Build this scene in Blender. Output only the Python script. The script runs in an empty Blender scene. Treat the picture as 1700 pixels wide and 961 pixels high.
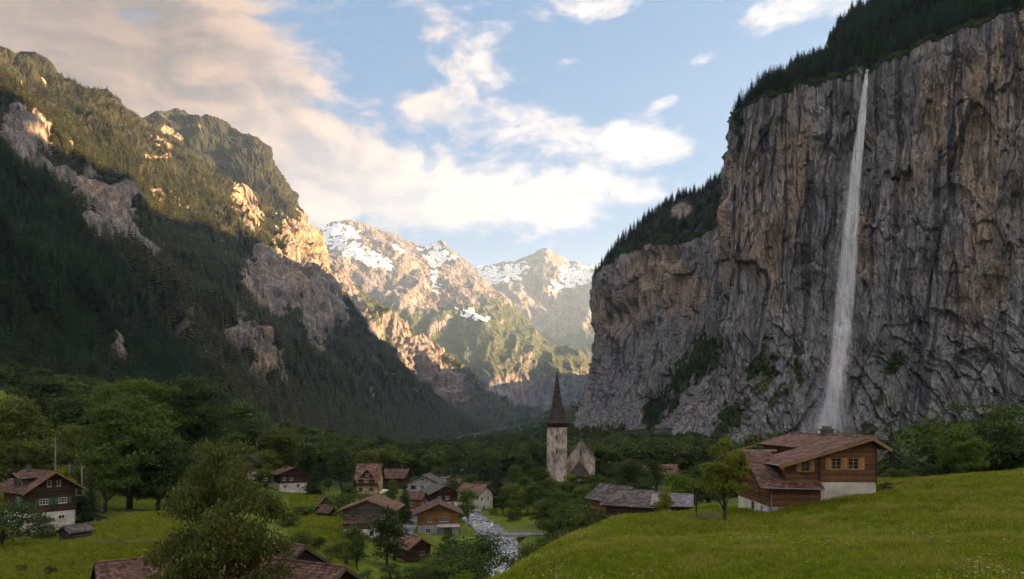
import bpy, math, random
import numpy as np
from mathutils import Vector, Matrix

R = math.radians
scene = bpy.context.scene
COL = scene.collection

# ------------------------------------------------------------------ camera
FPX, CX, HZ, CZ = 1150.0, 850.0, 700.0, 34.0        # focal length in photo pixels, principal column, horizon row, eye height
cam = bpy.data.cameras.new('camera')
cam.sensor_fit = 'HORIZONTAL'; cam.sensor_width = 36.0
cam.lens = FPX / 1700.0 * 36.0
cam.shift_y = (HZ - 480.5) / 1700.0
cam.clip_start = 0.5; cam.clip_end = 60000
camo = bpy.data.objects.new('camera', cam); COL.objects.link(camo)
camo.location = (0, 0, CZ); camo.rotation_euler = (R(90), 0, 0)
scene.camera = camo

# ------------------------------------------------------------------ light
SUN_EL, SUN_AZ = 12.0, 80.0                         # azimuth clockwise from +Y
sun = bpy.data.lights.new('sun', 'SUN'); sun.energy = 5.0; sun.angle = R(0.5); sun.color = (1.0, 0.62, 0.29)
suno = bpy.data.objects.new('sun', sun); COL.objects.link(suno)
sd = Vector((math.sin(R(SUN_AZ)) * math.cos(R(SUN_EL)), math.cos(R(SUN_AZ)) * math.cos(R(SUN_EL)), math.sin(R(SUN_EL))))
suno.rotation_euler = sd.to_track_quat('Z', 'Y').to_euler()
suno.location = (300, -200, 300)

vs = scene.view_settings
scene.display_settings.display_device = 'sRGB'
vs.view_transform = 'Standard'; vs.look = 'None'; vs.gamma = 1.0; vs.exposure = 2.78; vs.use_curve_mapping = False
cy = scene.cycles
cy.use_denoising = True; cy.use_adaptive_sampling = True; cy.adaptive_threshold = 0.02
try: cy.denoiser = 'OPENIMAGEDENOISE'
except Exception: pass
cy.max_bounces = 6; cy.diffuse_bounces = 3; cy.glossy_bounces = 2; cy.transmission_bounces = 3
cy.transparent_max_bounces = 24; cy.volume_bounces = 1
cy.caustics_reflective = False; cy.caustics_refractive = False
cy.sample_clamp_indirect = 4.0

# ------------------------------------------------------------------ node helper
class NT:
    def __init__(s, tree): s.t = tree; s.t.nodes.clear()
    def n(s, typ, **kw):
        nd = s.t.nodes.new(typ)
        for k, v in kw.items(): setattr(nd, k, v)
        return nd
    def put(s, sock, v):
        if v is None: return
        if isinstance(v, bpy.types.NodeSocket): s.t.links.new(v, sock)
        elif isinstance(v, (tuple, list)) and len(v) == 3 and sock.type == 'RGBA': sock.default_value = (*v, 1)
        else: sock.default_value = v
    def m(s, op, a, b=None, c=None, clamp=False):
        nd = s.n('ShaderNodeMath', operation=op, use_clamp=clamp)
        for i, v in enumerate((a, b, c)): s.put(nd.inputs[i], v)
        return nd.outputs[0]
    def vm(s, op, a, b=None, scale=None):
        nd = s.n('ShaderNodeVectorMath', operation=op)
        s.put(nd.inputs[0], a); s.put(nd.inputs[1], b)
        if scale is not None: s.put(nd.inputs['Scale'], scale)
        return nd.outputs['Value'] if op in ('DOT_PRODUCT', 'LENGTH', 'DISTANCE') else nd.outputs[0]
    def noise(s, vec, scale, detail=4, rough=0.55, dist=0.0, out='Fac', lac=2.0):
        nd = s.n('ShaderNodeTexNoise')
        s.put(nd.inputs['Vector'], vec)
        for k, v in (('Scale', scale), ('Detail', detail), ('Roughness', rough), ('Distortion', dist), ('Lacunarity', lac)): s.put(nd.inputs[k], v)
        return nd.outputs[out]
    def ramp(s, x, lo, hi, a=0.0, b=1.0, smooth=True):
        nd = s.n('ShaderNodeMapRange'); nd.interpolation_type = 'SMOOTHSTEP' if smooth else 'LINEAR'
        s.put(nd.inputs[0], x)
        for i, v in enumerate((lo, hi, a, b)): s.put(nd.inputs[1 + i], v)
        return nd.outputs[0]
    def mix(s, f, a, b, blend='MIX'):
        nd = s.n('ShaderNodeMix', data_type='RGBA', blend_type=blend)
        s.put(nd.inputs[0], f); s.put(nd.inputs[6], a); s.put(nd.inputs[7], b)
        return nd.outputs[2]
    def scalevec(s, vec, sx, sy, sz):
        return s.vm('MULTIPLY', vec, (sx, sy, sz))
    def coord(s, kind='Object'):
        return s.n('ShaderNodeTexCoord').outputs[kind]

# ------------------------------------------------------------------ sky
wd = bpy.data.worlds.new('World'); scene.world = wd; wd.use_nodes = True
def build_world():
    w = NT(wd.node_tree)
    out = w.n('ShaderNodeOutputWorld'); bg = w.n('ShaderNodeBackground')
    w.t.links.new(bg.outputs[0], out.inputs[0])
    sky = w.n('ShaderNodeTexSky'); sky.sky_type = 'NISHITA'; sky.sun_disc = False
    sky.sun_elevation = R(SUN_EL); sky.sun_rotation = R(SUN_AZ)
    sky.air_density = 1.0; sky.dust_density = 1.2; sky.ozone_density = 1.6; sky.altitude = 800
    D = w.coord('Generated')
    sx = w.n('ShaderNodeSeparateXYZ'); w.put(sx.inputs[0], D)
    X, Y, Z = sx.outputs
    az = w.m('ARCTAN2', X, Y)
    el = w.m('ARCSINE', Z)
    # cloud noise laid over the dome, flattened towards the horizon
    P = w.scalevec(D, 1, 1, 2.1)
    warp = w.noise(P, 2.6, 3, 0.5, out='Color')
    Pw = w.vm('ADD', P, w.vm('MULTIPLY', w.vm('SUBTRACT', warp, (0.5, 0.5, 0.5)), (0.22, 0.22, 0.22)))
    def dfun(v):
        g = w.noise(v, 5.0, 9, 0.60); f = w.noise(v, 17.0, 5, 0.62)
        return w.m('ADD', w.m('MULTIPLY', w.m('SUBTRACT', g, 0.5), 2.3), w.m('MULTIPLY', w.m('SUBTRACT', f, 0.5), 1.0))
    d0 = dfun(Pw)
    d1 = dfun(w.vm('ADD', Pw, (sd.x * 0.022, sd.y * 0.022, 0.03)))
    def ang(px, py):
        a = math.atan((px - CX) / FPX)
        return a, math.atan((HZ - py) / math.hypot(FPX, px - CX))
    def blob(px, py, rx, ry, amp, tilt=0.0):
        a0, e0 = ang(px, py)
        da = w.m('SUBTRACT', az, a0); de = w.m('SUBTRACT', el, e0)
        c, s_ = math.cos(tilt), math.sin(tilt)
        u = w.m('ADD', w.m('MULTIPLY', da, c), w.m('MULTIPLY', de, s_))
        v = w.m('SUBTRACT', w.m('MULTIPLY', de, c), w.m('MULTIPLY', da, s_))
        u = w.m('DIVIDE', u, rx / FPX); v = w.m('DIVIDE', v, ry / FPX)
        r2 = w.m('ADD', w.m('MULTIPLY', u, u), w.m('MULTIPLY', v, v))
        return w.m('MULTIPLY', w.m('EXPONENT', w.m('MULTIPLY', r2, -1.0)), amp)
    cov = -0.34
    for b in SKY_BLOBS:
        cov = w.m('ADD', cov, blob(*b))
    # fuller bright cloud added out of view to fill the shaded valley with light
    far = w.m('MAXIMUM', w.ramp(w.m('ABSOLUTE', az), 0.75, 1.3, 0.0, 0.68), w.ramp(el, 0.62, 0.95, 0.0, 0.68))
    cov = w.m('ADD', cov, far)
    dens = w.m('ADD', d0, cov)
    mask = w.ramp(dens, -0.10, 0.40)
    mask = w.m('MULTIPLY', mask, w.ramp(Z, -0.02, 0.04))
    relief = w.m('MULTIPLY', w.m('SUBTRACT', d0, d1), 2.1)
    thick = w.ramp(dens, 0.15, 0.9)
    lit = w.m('ADD', w.m('SUBTRACT', 0.70, w.m('MULTIPLY', thick, 0.34)), relief, clamp=True)
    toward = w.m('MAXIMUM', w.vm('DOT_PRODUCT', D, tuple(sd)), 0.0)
    fwd = w.m('ADD', 1.0, w.m('MULTIPLY', w.m('POWER', toward, 12.0), 10.0))          # forward scattering on clouds round the unseen sun, boosted as added valley fill light
    # clouds glow whiter near the horizon ahead, warmer and browner higher to the left
    left = blob(150, 40, 420, 260, 1.0)
    dark = blob(40, -10, 330, 120, 1.0)
    low = w.ramp(el, 0.10, 0.42, 1.0, 0.0)
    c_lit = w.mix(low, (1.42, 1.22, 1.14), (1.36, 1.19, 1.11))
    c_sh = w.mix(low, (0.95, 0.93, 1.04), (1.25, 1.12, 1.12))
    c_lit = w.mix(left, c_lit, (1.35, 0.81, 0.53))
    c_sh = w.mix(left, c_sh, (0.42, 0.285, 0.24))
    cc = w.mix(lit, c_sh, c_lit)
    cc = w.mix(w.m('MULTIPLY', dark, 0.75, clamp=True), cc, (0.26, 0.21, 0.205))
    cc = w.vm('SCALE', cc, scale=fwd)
    # pale haze band low down
    hz = w.ramp(el, 0.0, 0.34, 1.0, 0.0)
    hz = w.m('MULTIPLY', hz, w.ramp(w.m('ABSOLUTE', w.m('ADD', az, 0.05)), 0.9, 0.15, 0.35, 1.0))
    base = w.mix(0.88, sky.outputs[0], (0.10, 0.27, 0.55))
    base = w.mix(w.m('MULTIPLY', hz, 0.65), base, (1.5, 1.38, 1.36))
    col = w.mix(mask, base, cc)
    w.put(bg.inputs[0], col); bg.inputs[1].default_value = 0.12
SKY_BLOBS = [
    # px, py, rx, ry, amplitude, tilt
    (150, 80, 300, 210, 0.85, 0.0), (420, 150, 120, 100, 0.36, 0.2), (480, 280, 200, 90, 0.50, 0.0),
    (640, 330, 330, 75, 0.46, 0.0), (900, 335, 260, 45, 0.42, 0.0), (1000, 220, 180, 42, 0.46, -0.08), (1100, 225, 60, 50, 0.22, 0.0),
    (745, 70, 120, 42, 0.36, -0.55), (715, 178, 55, 22, 0.50, -0.3), (950, 108, 42, 22, 0.46, 0.0),
    (1010, 8, 130, 28, 0.55, 0.0), (1205, 75, 62, 28, 0.55, 0.1), (1155, 105, 30, 16, 0.4, 0.0), (1290, 18, 60, 30, 0.5, 0.0),
    (1100, 170, 40, 14, 0.42, 0.25), (1400, 5, 60, 20, 0.4, 0.0), (560, 20, 70, 40, 0.25, 0.0), (640, 120, 60, 40, 0.16, 0.0),
    (1230, 200, 90, 110, -0.30, 0.0), (620, 110, 120, 90, -0.25, -0.2), (880, 140, 130, 50, -0.2, 0.0), (1110, 60, 60, 60, -0.2, 0.0),
]
build_world()

# ------------------------------------------------------------------ numpy noise
_rng = np.random.RandomState(7)
_perm = np.concatenate([_rng.permutation(256)] * 3).astype(np.int64)
_g = _rng.normal(size=(256, 3)); _g /= np.linalg.norm(_g, axis=1)[:, None]
def perlin(x, y, z=0.0):
    x = np.asarray(x, float); y = np.asarray(y, float) + 0 * x; z = np.asarray(z, float) + 0 * x
    xi, yi, zi = np.floor(x), np.floor(y), np.floor(z)
    xf, yf, zf = x - xi, y - yi, z - zi
    xi = xi.astype(np.int64) & 255; yi = yi.astype(np.int64) & 255; zi = zi.astype(np.int64) & 255
    f = lambda t: t * t * t * (t * (t * 6 - 15) + 10)
    u, v, w = f(xf), f(yf), f(zf)
    r = 0
    for i in (0, 1):
        for j in (0, 1):
            for k in (0, 1):
                g = _g[_perm[_perm[_perm[xi + i] + yi + j] + zi + k]]
                d = g[..., 0] * (xf - i) + g[..., 1] * (yf - j) + g[..., 2] * (zf - k)
                r = r + d * (u if i else 1 - u) * (v if j else 1 - v) * (w if k else 1 - w)
    return r * 1.6
def fbm(x, y, z=0.0, o=4, g=0.5):
    r, a = 0, 1.0
    for i in range(o):
        k = 2.03 ** i
        r = r + a * perlin(x * k + 17.3 * i, y * k - 9.1 * i, z * k + 3.7 * i); a *= g
    return r
def ridged(x, y, z=0.0, o=4, g=0.5):
    r, a = 0, 1.0
    for i in range(o):
        k = 2.03 ** i
        r = r + a * (1 - 2 * np.abs(perlin(x * k + 31.7 * i, y * k + 11.1 * i, z * k - 5.3 * i))); a *= g
    return r
def sstep(x, lo, hi):
    t = np.clip((x - lo) / (hi - lo), 0, 1); return t * t * (3 - 2 * t)
def P(px, py, Y):
    return Vector(((px - CX) / FPX * Y, Y, CZ + (HZ - py) / FPX * Y))
def proj(V):
    y = np.maximum(V[..., 1], 1.0)
    return CX + FPX * V[..., 0] / y, HZ - FPX * (V[..., 2] - CZ) / y

# ------------------------------------------------------------------ mesh helpers
def np_mesh(name, V, F, mats=(), smooth=False, mi=None):
    me = bpy.data.meshes.new(name)
    V = np.ascontiguousarray(V, dtype=np.float32).reshape(-1, 3); F = np.ascontiguousarray(F, dtype=np.int32)
    n = F.shape[1]
    me.vertices.add(len(V)); me.vertices.foreach_set('co', V.ravel())
    me.loops.add(F.size); me.loops.foreach_set('vertex_index', F.ravel())
    me.polygons.add(len(F)); me.polygons.foreach_set('loop_start', np.arange(0, F.size, n, dtype=np.int32))
    me.polygons.foreach_set('loop_total', np.full(len(F), n, dtype=np.int32))
    if mi is not None: me.polygons.foreach_set('material_index', np.asarray(mi, dtype=np.int32))
    me.polygons.foreach_set('use_smooth', np.full(len(F), smooth, dtype=bool))
    for m in mats: me.materials.append(m)
    me.update(calc_edges=True)
    return me
def grid_faces(nr, nc):
    i = np.arange(nr - 1)[:, None] * nc + np.arange(nc - 1)[None]
    return np.stack([i, i + 1, i + nc + 1, i + nc], -1).reshape(-1, 4)
def set_attr(me, name, arr):
    a = me.attributes.new(name, 'FLOAT_COLOR', 'POINT')
    c = np.ones((len(me.vertices), 4), np.float32); c[:, :arr.shape[-1]] = arr.reshape(len(c), -1)
    a.data.foreach_set('color', c.ravel())
def link(name, me, parent=None, loc=None, rz=None):
    o = bpy.data.objects.new(name, me); COL.objects.link(o)
    if parent is not None: o.parent = parent
    if loc is not None: o.location = loc
    if rz is not None: o.rotation_euler = (0, 0, rz)
    return o
def tag(o, label=None, cat=None, group=None, kind=None):
    for k, v in (('label', label), ('category', cat), ('group', group), ('kind', kind)):
        if v: o[k] = v
    return o
def struct(name, me): return tag(link(name, me), kind='structure')

class MB:
    """collects boxes, quads and tubes for one mesh"""
    def __init__(s): s.v = []; s.f = []
    def poly(s, pts):
        b = len(s.v); s.v += [tuple(p) for p in pts]; s.f.append(tuple(range(b, b + len(pts)))); return s
    def hexa(s, p):                       # 8 points: bottom ring, top ring
        b = len(s.v); s.v += [tuple(q) for q in p]
        s.f += [tuple(b + i for i in q) for q in ((3, 2, 1, 0), (4, 5, 6, 7), (0, 1, 5, 4), (1, 2, 6, 5), (2, 3, 7, 6), (3, 0, 4, 7))]; return s
    def box(s, x0, x1, y0, y1, z0, z1):
        return s.hexa([(x0, y0, z0), (x1, y0, z0), (x1, y1, z0), (x0, y1, z0), (x0, y0, z1), (x1, y0, z1), (x1, y1, z1), (x0, y1, z1)])
    def prism(s, pts, d):                 # polygon pushed along d
        n = len(pts); b = len(s.v); d = Vector(d)
        s.v += [tuple(p) for p in pts] + [tuple(Vector(p) + d) for p in pts]
        s.f.append(tuple(range(b + n - 1, b - 1, -1))); s.f.append(tuple(range(b + n, b + 2 * n)))
        for i in range(n):
            j = (i + 1) % n; s.f.append((b + i, b + j, b + n + j, b + n + i))
        return s
    def bar(s, a, b_, w, h=None):         # square bar from a to b
        a = Vector(a); b_ = Vector(b_); h = h or w
        d = (b_ - a).normalized(); up = Vector((0, 0, 1)) if abs(d.z) < 0.95 else Vector((1, 0, 0))
        r = d.cross(up).normalized() * w / 2; u = r.cross(d).normalized() * h / 2
        return s.hexa([a - r - u, a + r - u, b_ + r - u, b_ - r - u, a - r + u, a + r + u, b_ + r + u, b_ - r + u])
    def tube(s, pts, rad, seg=6):
        rings = []
        for i, p in enumerate(pts):
            p = Vector(p)
            d = (Vector(pts[min(i + 1, len(pts) - 1)]) - Vector(pts[max(i - 1, 0)])).normalized()
            up = Vector((0, 0, 1)) if abs(d.z) < 0.9 else Vector((1, 0, 0))
            r = d.cross(up).normalized(); u = r.cross(d)
            b = len(s.v); rr = rad[i] if isinstance(rad, (list, tuple)) else rad
            for k in range(seg):
                t = 2 * math.pi * k / seg
                s.v.append(tuple(p + r * math.cos(t) * rr + u * math.sin(t) * rr))
            rings.append(b)
        for a, b in zip(rings, rings[1:]):
            for k in range(seg):
                s.f.append((a + k, a + (k + 1) % seg, b + (k + 1) % seg, b + k))
        s.f.append(tuple(rings[0] + k for k in range(seg))[::-1]); s.f.append(tuple(rings[-1] + k for k in range(seg)))
        return s
    def mesh(s, name, mat, smooth=False):
        me = bpy.data.meshes.new(name); me.from_pydata(s.v, [], s.f); me.update()
        if mat: me.materials.append(mat)
        if smooth: me.polygons.foreach_set('use_smooth', [True] * len(me.polygons))
        return me
    def build(s, name, mat, parent=None, smooth=False):
        return link(name, s.mesh(name, mat, smooth), parent)
# ------------------------------------------------------------------ materials
def new_mat(name):
    m = bpy.data.materials.new(name); m.use_nodes = True
    t = NT(m.node_tree)
    out = t.n('ShaderNodeOutputMaterial'); b = t.n('ShaderNodeBsdfPrincipled')
    t.t.links.new(b.outputs[0], out.inputs[0])
    b.inputs['Roughness'].default_value = 0.9
    b.inputs['Specular IOR Level'].default_value = 0.25
    return m, t, b, out
def bump(t, b, h, strength=0.5, dist=0.1):
    nd = t.n('ShaderNodeBump'); nd.inputs['Strength'].default_value = strength; nd.inputs['Distance'].default_value = dist
    t.put(nd.inputs['Height'], h); t.put(b.inputs['Normal'], nd.outputs[0])

def rock_mat(name, grey, tan, dark, green, snow=None, bscale=0.35, bdist=1.2, bstr=0.9, green2=None):
    """tint attribute: r = tan, g = dark stain, b = plant cover, a = snow"""
    m, t, b, out = new_mat(name)
    at = t.n('ShaderNodeAttribute', attribute_name='tint')
    sp = t.n('ShaderNodeSeparateColor'); t.put(sp.inputs[0], at.outputs['Color'])
    O = t.coord('Object'); V = t.scalevec(O, 1, 1, 0.28)
    n1 = t.noise(V, bscale * 0.35, 6, 0.65); n2 = t.noise(V, bscale, 8, 0.7); n3 = t.noise(O, bscale * 4, 5, 0.65)
    cr = t.n('ShaderNodeTexVoronoi', feature='DISTANCE_TO_EDGE'); t.put(cr.inputs['Vector'], t.vm('ADD', V, t.vm('MULTIPLY', t.noise(V, bscale * 2, 3, out='Color'), (3, 3, 3)))); cr.inputs['Scale'].default_value = bscale * 0.8
    crack = t.ramp(cr.outputs['Distance'], 0.0, 0.09)
    tn = t.ramp(t.m('ADD', sp.outputs[0], t.m('MULTIPLY', t.m('SUBTRACT', n1, 0.5), 1.1)), 0.25, 0.75)
    c = t.mix(tn, grey, tan)
    c = t.mix(1.0, c, t.mix(t.ramp(n2, 0.3, 0.72), (0.55, 0.55, 0.57), (1.35, 1.3, 1.25)), 'MULTIPLY')
    c = t.mix(1.0, c, t.mix(t.ramp(n3, 0.35, 0.7), (0.72, 0.72, 0.73), (1.2, 1.2, 1.18)), 'MULTIPLY')
    n4 = t.noise(t.scalevec(O, 1, 1, 0.045), bscale * 2.2, 6, 0.7)
    c = t.mix(1.0, c, t.mix(t.ramp(n4, 0.34, 0.68), (0.62, 0.62, 0.64), (1.22, 1.2, 1.18)), 'MULTIPLY')
    dk = t.ramp(t.m('ADD', sp.outputs[1], t.m('MULTIPLY', t.m('SUBTRACT', n2, 0.5), 0.9)), 0.3, 0.8)
    c = t.mix(t.m('MULTIPLY', dk, 0.85), c, dark)
    gr = t.ramp(t.m('ADD', sp.outputs[2], t.m('MULTIPLY', t.m('SUBTRACT', n2, 0.5), 1.0)), 0.35, 0.6)
    c = t.mix(gr, c, t.mix(n3, green, green2 or tuple(x * 1.7 for x in green)))
    if snow:
        sn = t.ramp(t.m('ADD', at.outputs['Alpha'], t.m('MULTIPLY', t.m('SUBTRACT', n2, 0.5), 0.7)), 0.42, 0.55)
        c = t.mix(sn, c, snow)
    t.put(b.inputs['Base Color'], c)
    h = t.m('ADD', t.m('ADD', t.m('MULTIPLY', n2, 1.2), t.m('MULTIPLY', n3, 0.5)), t.m('MULTIPLY', crack, 0.35))
    bump(t, b, h, bstr, bdist)
    b.inputs['Specular IOR Level'].default_value = 0.15
    return m

def leaf_mat(name, c1, c2, trans=0.35, c3=None, vr=(0.7, 1.35)):
    m, t, b, out = new_mat(name)
    O = t.coord('Object'); oi = t.n('ShaderNodeObjectInfo')
    n = t.noise(t.vm('ADD', O, t.vm('MULTIPLY', oi.outputs['Random'], (50, 50, 50))), 0.55, 3, 0.6)
    geo = t.n('ShaderNodeNewGeometry')
    rnd = geo.outputs['Random Per Island']
    c = t.mix(t.ramp(t.m('ADD', t.m('MULTIPLY', n, 0.7), t.m('MULTIPLY', rnd, 0.45)), 0.3, 0.85), c1, c2)
    if c3: c = t.mix(t.ramp(rnd, 0.86, 0.9), c, c3)
    hs = t.n('ShaderNodeHueSaturation'); t.put(hs.inputs['Color'], c)
    t.put(hs.inputs['Value'], t.ramp(oi.outputs['Random'], 0, 1, vr[0], vr[1], False)); t.put(hs.inputs['Hue'], t.ramp(t.m('FRACT', t.m('MULTIPLY', oi.outputs['Random'], 7.3)), 0, 1, 0.482, 0.518, False))
    c = hs.outputs[0]
    t.put(b.inputs['Base Color'], c); b.inputs['Roughness'].default_value = 0.6
    tr = t.n('ShaderNodeBsdfTranslucent'); t.put(tr.inputs[0], t.mix(0.5, c, (0.10, 0.14, 0.02)))
    mx = t.n('ShaderNodeMixShader'); mx.inputs[0].default_value = trans
    t.t.links.new(b.outputs[0], mx.inputs[1]); t.t.links.new(tr.outputs[0], mx.inputs[2]); t.t.links.new(mx.outputs[0], out.inputs[0])
    return m

def simple_mat(name, c1, c2, scale=2.0, sv=(1, 1, 1), rough=0.85, bs=0.3, bd=0.02, detail=6, lo=0.3, hi=0.7, kind='Object', spec=0.25):
    m, t, b, out = new_mat(name)
    V = t.scalevec(t.coord(kind), *sv)
    n = t.noise(V, scale, detail, 0.62)
    n2 = t.noise(t.coord(kind), scale * 0.23, 4, 0.55)
    oi = t.n('ShaderNodeObjectInfo')
    c = t.mix(t.ramp(n, lo, hi), c1, c2)
    c = t.mix(1.0, c, t.mix(t.ramp(n2, 0.3, 0.7), (0.72, 0.72, 0.72), (1.18, 1.18, 1.18)), 'MULTIPLY')
    t.put(b.inputs['Base Color'], c); b.inputs['Roughness'].default_value = rough; b.inputs['Specular IOR Level'].default_value = spec
    if bs: bump(t, b, n, bs, bd)
    return m

def isl_mat(name, c1, c2, scale=3.0, sv=(1, 1, 1), rough=0.85, vary=0.5, bd=0.01, moss=None):
    """wood / tile: each loose piece of the mesh gets its own shade"""
    m, t, b, out = new_mat(name)
    O = t.coord('Object'); V = t.scalevec(O, *sv)
    n = t.noise(V, scale, 6, 0.65); big = t.noise(O, 0.5, 5, 0.6)
    rnd = t.n('ShaderNodeNewGeometry').outputs['Random Per Island']
    f = t.m('ADD', t.m('MULTIPLY', n, 1 - vary), t.m('MULTIPLY', rnd, vary))
    c = t.mix(t.ramp(f, 0.2, 0.8), c1, c2)
    c = t.mix(1.0, c, t.mix(t.ramp(big, 0.3, 0.72), (0.7, 0.7, 0.72), (1.2, 1.18, 1.15)), 'MULTIPLY')
    if moss: c = t.mix(t.m('MULTIPLY', t.ramp(t.noise(O, 1.3, 6, 0.7), 0.56, 0.75), 0.7), c, moss)
    t.put(b.inputs['Base Color'], c); b.inputs['Roughness'].default_value = rough
    bump(t, b, n, 0.4, bd)
    return m

M = {}
M['cliff'] = rock_mat('cliff_rock', (0.33, 0.33, 0.335), (0.47, 0.38, 0.29), (0.085, 0.085, 0.092), (0.035, 0.055, 0.018), bscale=0.22, bdist=2.0, green2=(0.08, 0.10, 0.03))
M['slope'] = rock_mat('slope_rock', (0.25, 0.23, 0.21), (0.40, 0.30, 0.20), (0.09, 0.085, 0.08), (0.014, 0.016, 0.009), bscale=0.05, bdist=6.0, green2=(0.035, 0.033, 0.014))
M['far'] = rock_mat('far_rock', (0.20, 0.185, 0.19), (0.26, 0.215, 0.18), (0.10, 0.095, 0.10), (0.030, 0.042, 0.02), snow=(0.85, 0.87, 0.90), bscale=0.012, bdist=22.0, green2=(0.075, 0.08, 0.032))

def ground_mat():
    m, t, b, out = new_mat('meadow_grass')
    O = t.coord('Object')
    a = t.noise(O, 0.06, 5, 0.6); c_ = t.noise(O, 0.9, 6, 0.7); d = t.noise(O, 7.0, 4, 0.7)
    c = t.mix(t.ramp(a, 0.35, 0.65), (0.085, 0.13, 0.014), (0.15, 0.185, 0.02))
    c = t.mix(1.0, c, t.mix(t.ramp(c_, 0.3, 0.7), (0.6, 0.62, 0.6), (1.25, 1.22, 1.1)), 'MULTIPLY')
    c = t.mix(t.m('MULTIPLY', t.ramp(d, 0.55, 0.75), 0.35), c, (0.16, 0.15, 0.04))
    at = t.n('ShaderNodeAttribute', attribute_name='tint'); sp = t.n('ShaderNodeSeparateColor'); t.put(sp.inputs[0], at.outputs['Color'])
    c = t.mix(t.ramp(t.m('ADD', sp.outputs[0], t.m('MULTIPLY', t.m('SUBTRACT', c_, 0.5), 0.8)), 0.35, 0.65), c, t.mix(d, (0.13, 0.12, 0.11), (0.3, 0.29, 0.27)))   # gravel and stone
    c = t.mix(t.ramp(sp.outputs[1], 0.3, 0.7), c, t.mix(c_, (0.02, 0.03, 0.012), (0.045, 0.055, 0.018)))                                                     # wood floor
    t.put(b.inputs['Base Color'], c)
    bump(t, b, t.m('ADD', c_, t.m('MULTIPLY', d, 0.4)), 0.7, 0.15)
    b.inputs['Specular IOR Level'].default_value = 0.1
    return m
M['ground'] = ground_mat()
M['conifer'] = leaf_mat('conifer_needles', (0.020, 0.038, 0.016), (0.055, 0.085, 0.028), 0.2)
M['farconifer'] = leaf_mat('slope_conifer_needles', (0.034, 0.043, 0.019), (0.13, 0.116, 0.036), 0.22, vr=(0.45, 1.6))
M['leafA'] = leaf_mat('broad_leaves_mid', (0.05, 0.085, 0.016), (0.15, 0.20, 0.034), 0.45)
M['leafB'] = leaf_mat('broad_leaves_dark', (0.034, 0.062, 0.016), (0.095, 0.135, 0.032), 0.4)
M['leafC'] = leaf_mat('broad_leaves_olive', (0.075, 0.095, 0.018), (0.21, 0.225, 0.034), 0.5, c3=(0.2, 0.2, 0.1))
M['leafD'] = leaf_mat('broad_leaves_bright', (0.085, 0.135, 0.016), (0.22, 0.28, 0.025), 0.5)
M['leafH'] = leaf_mat('meadow_tree_leaves', (0.10, 0.14, 0.016), (0.26, 0.29, 0.03), 0.5, vr=(1.0, 1.1))
M['leafO'] = leaf_mat('near_tree_leaves', (0.06, 0.085, 0.016), (0.18, 0.20, 0.034), 0.5, c3=(0.22, 0.22, 0.10), vr=(1.0, 1.1))
M['bark'] = simple_mat('bark', (0.05, 0.04, 0.03), (0.13, 0.11, 0.085), 6, (1, 1, 0.25), bd=0.05)
# ------------------------------------------------------------------ valley floor and near hills
_G = [(1700, 961, 22), (1300, 961, 26), (1000, 961, 32), (830, 961, 38), (1700, 880, 36), (1450, 900, 40), (1300, 900, 46), (1100, 910, 50),
      (1000, 890, 56), (900, 915, 50), (950, 893, 55), (1000, 871, 64), (1060, 862, 70), (1130, 858, 74), (1200, 868, 64), (1279, 864, 62), (1365, 844, 62.5), (1453, 828, 62.5),
      (1550, 803, 74), (1700, 792, 74), (1620, 793, 98), (1500, 800, 105), (1200, 835, 110), (1080, 866, 98), (1000, 890, 88), (930, 930, 82), (870, 961, 78),
      (620, 892, 150), (560, 892, 150), (680, 892, 152), (725, 890, 166), (765, 892, 166), (660, 932, 140), (700, 932, 133), (530, 885, 150), (540, 860, 175), (500, 850, 190), (565, 858, 185), (530, 828, 215),
      (480, 814, 235), (415, 792, 275), (613, 820, 235), (690, 832, 225), (740, 845, 205), (620, 961, 105), (560, 961, 95), (520, 935, 110),
      (70, 889, 120), (0, 887, 113), (118, 868, 126), (170, 858, 132), (240, 862, 122), (215, 857, 128), (290, 880, 112), (150, 945, 88), (30, 915, 100), (0, 961, 80), (270, 915, 98), (90, 905, 108),
      (90, 762, 200), (70, 712, 240), (20, 650, 300), (-60, 640, 310), (0, 765, 185), (150, 750, 240), (290, 742, 280), (270, 725, 330),
      (400, 765, 330), (300, 705, 420), (500, 772, 400), (650, 775, 420), (750, 772, 450), (950, 800, 288), (910, 805, 280), (1000, 805, 285)]
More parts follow.
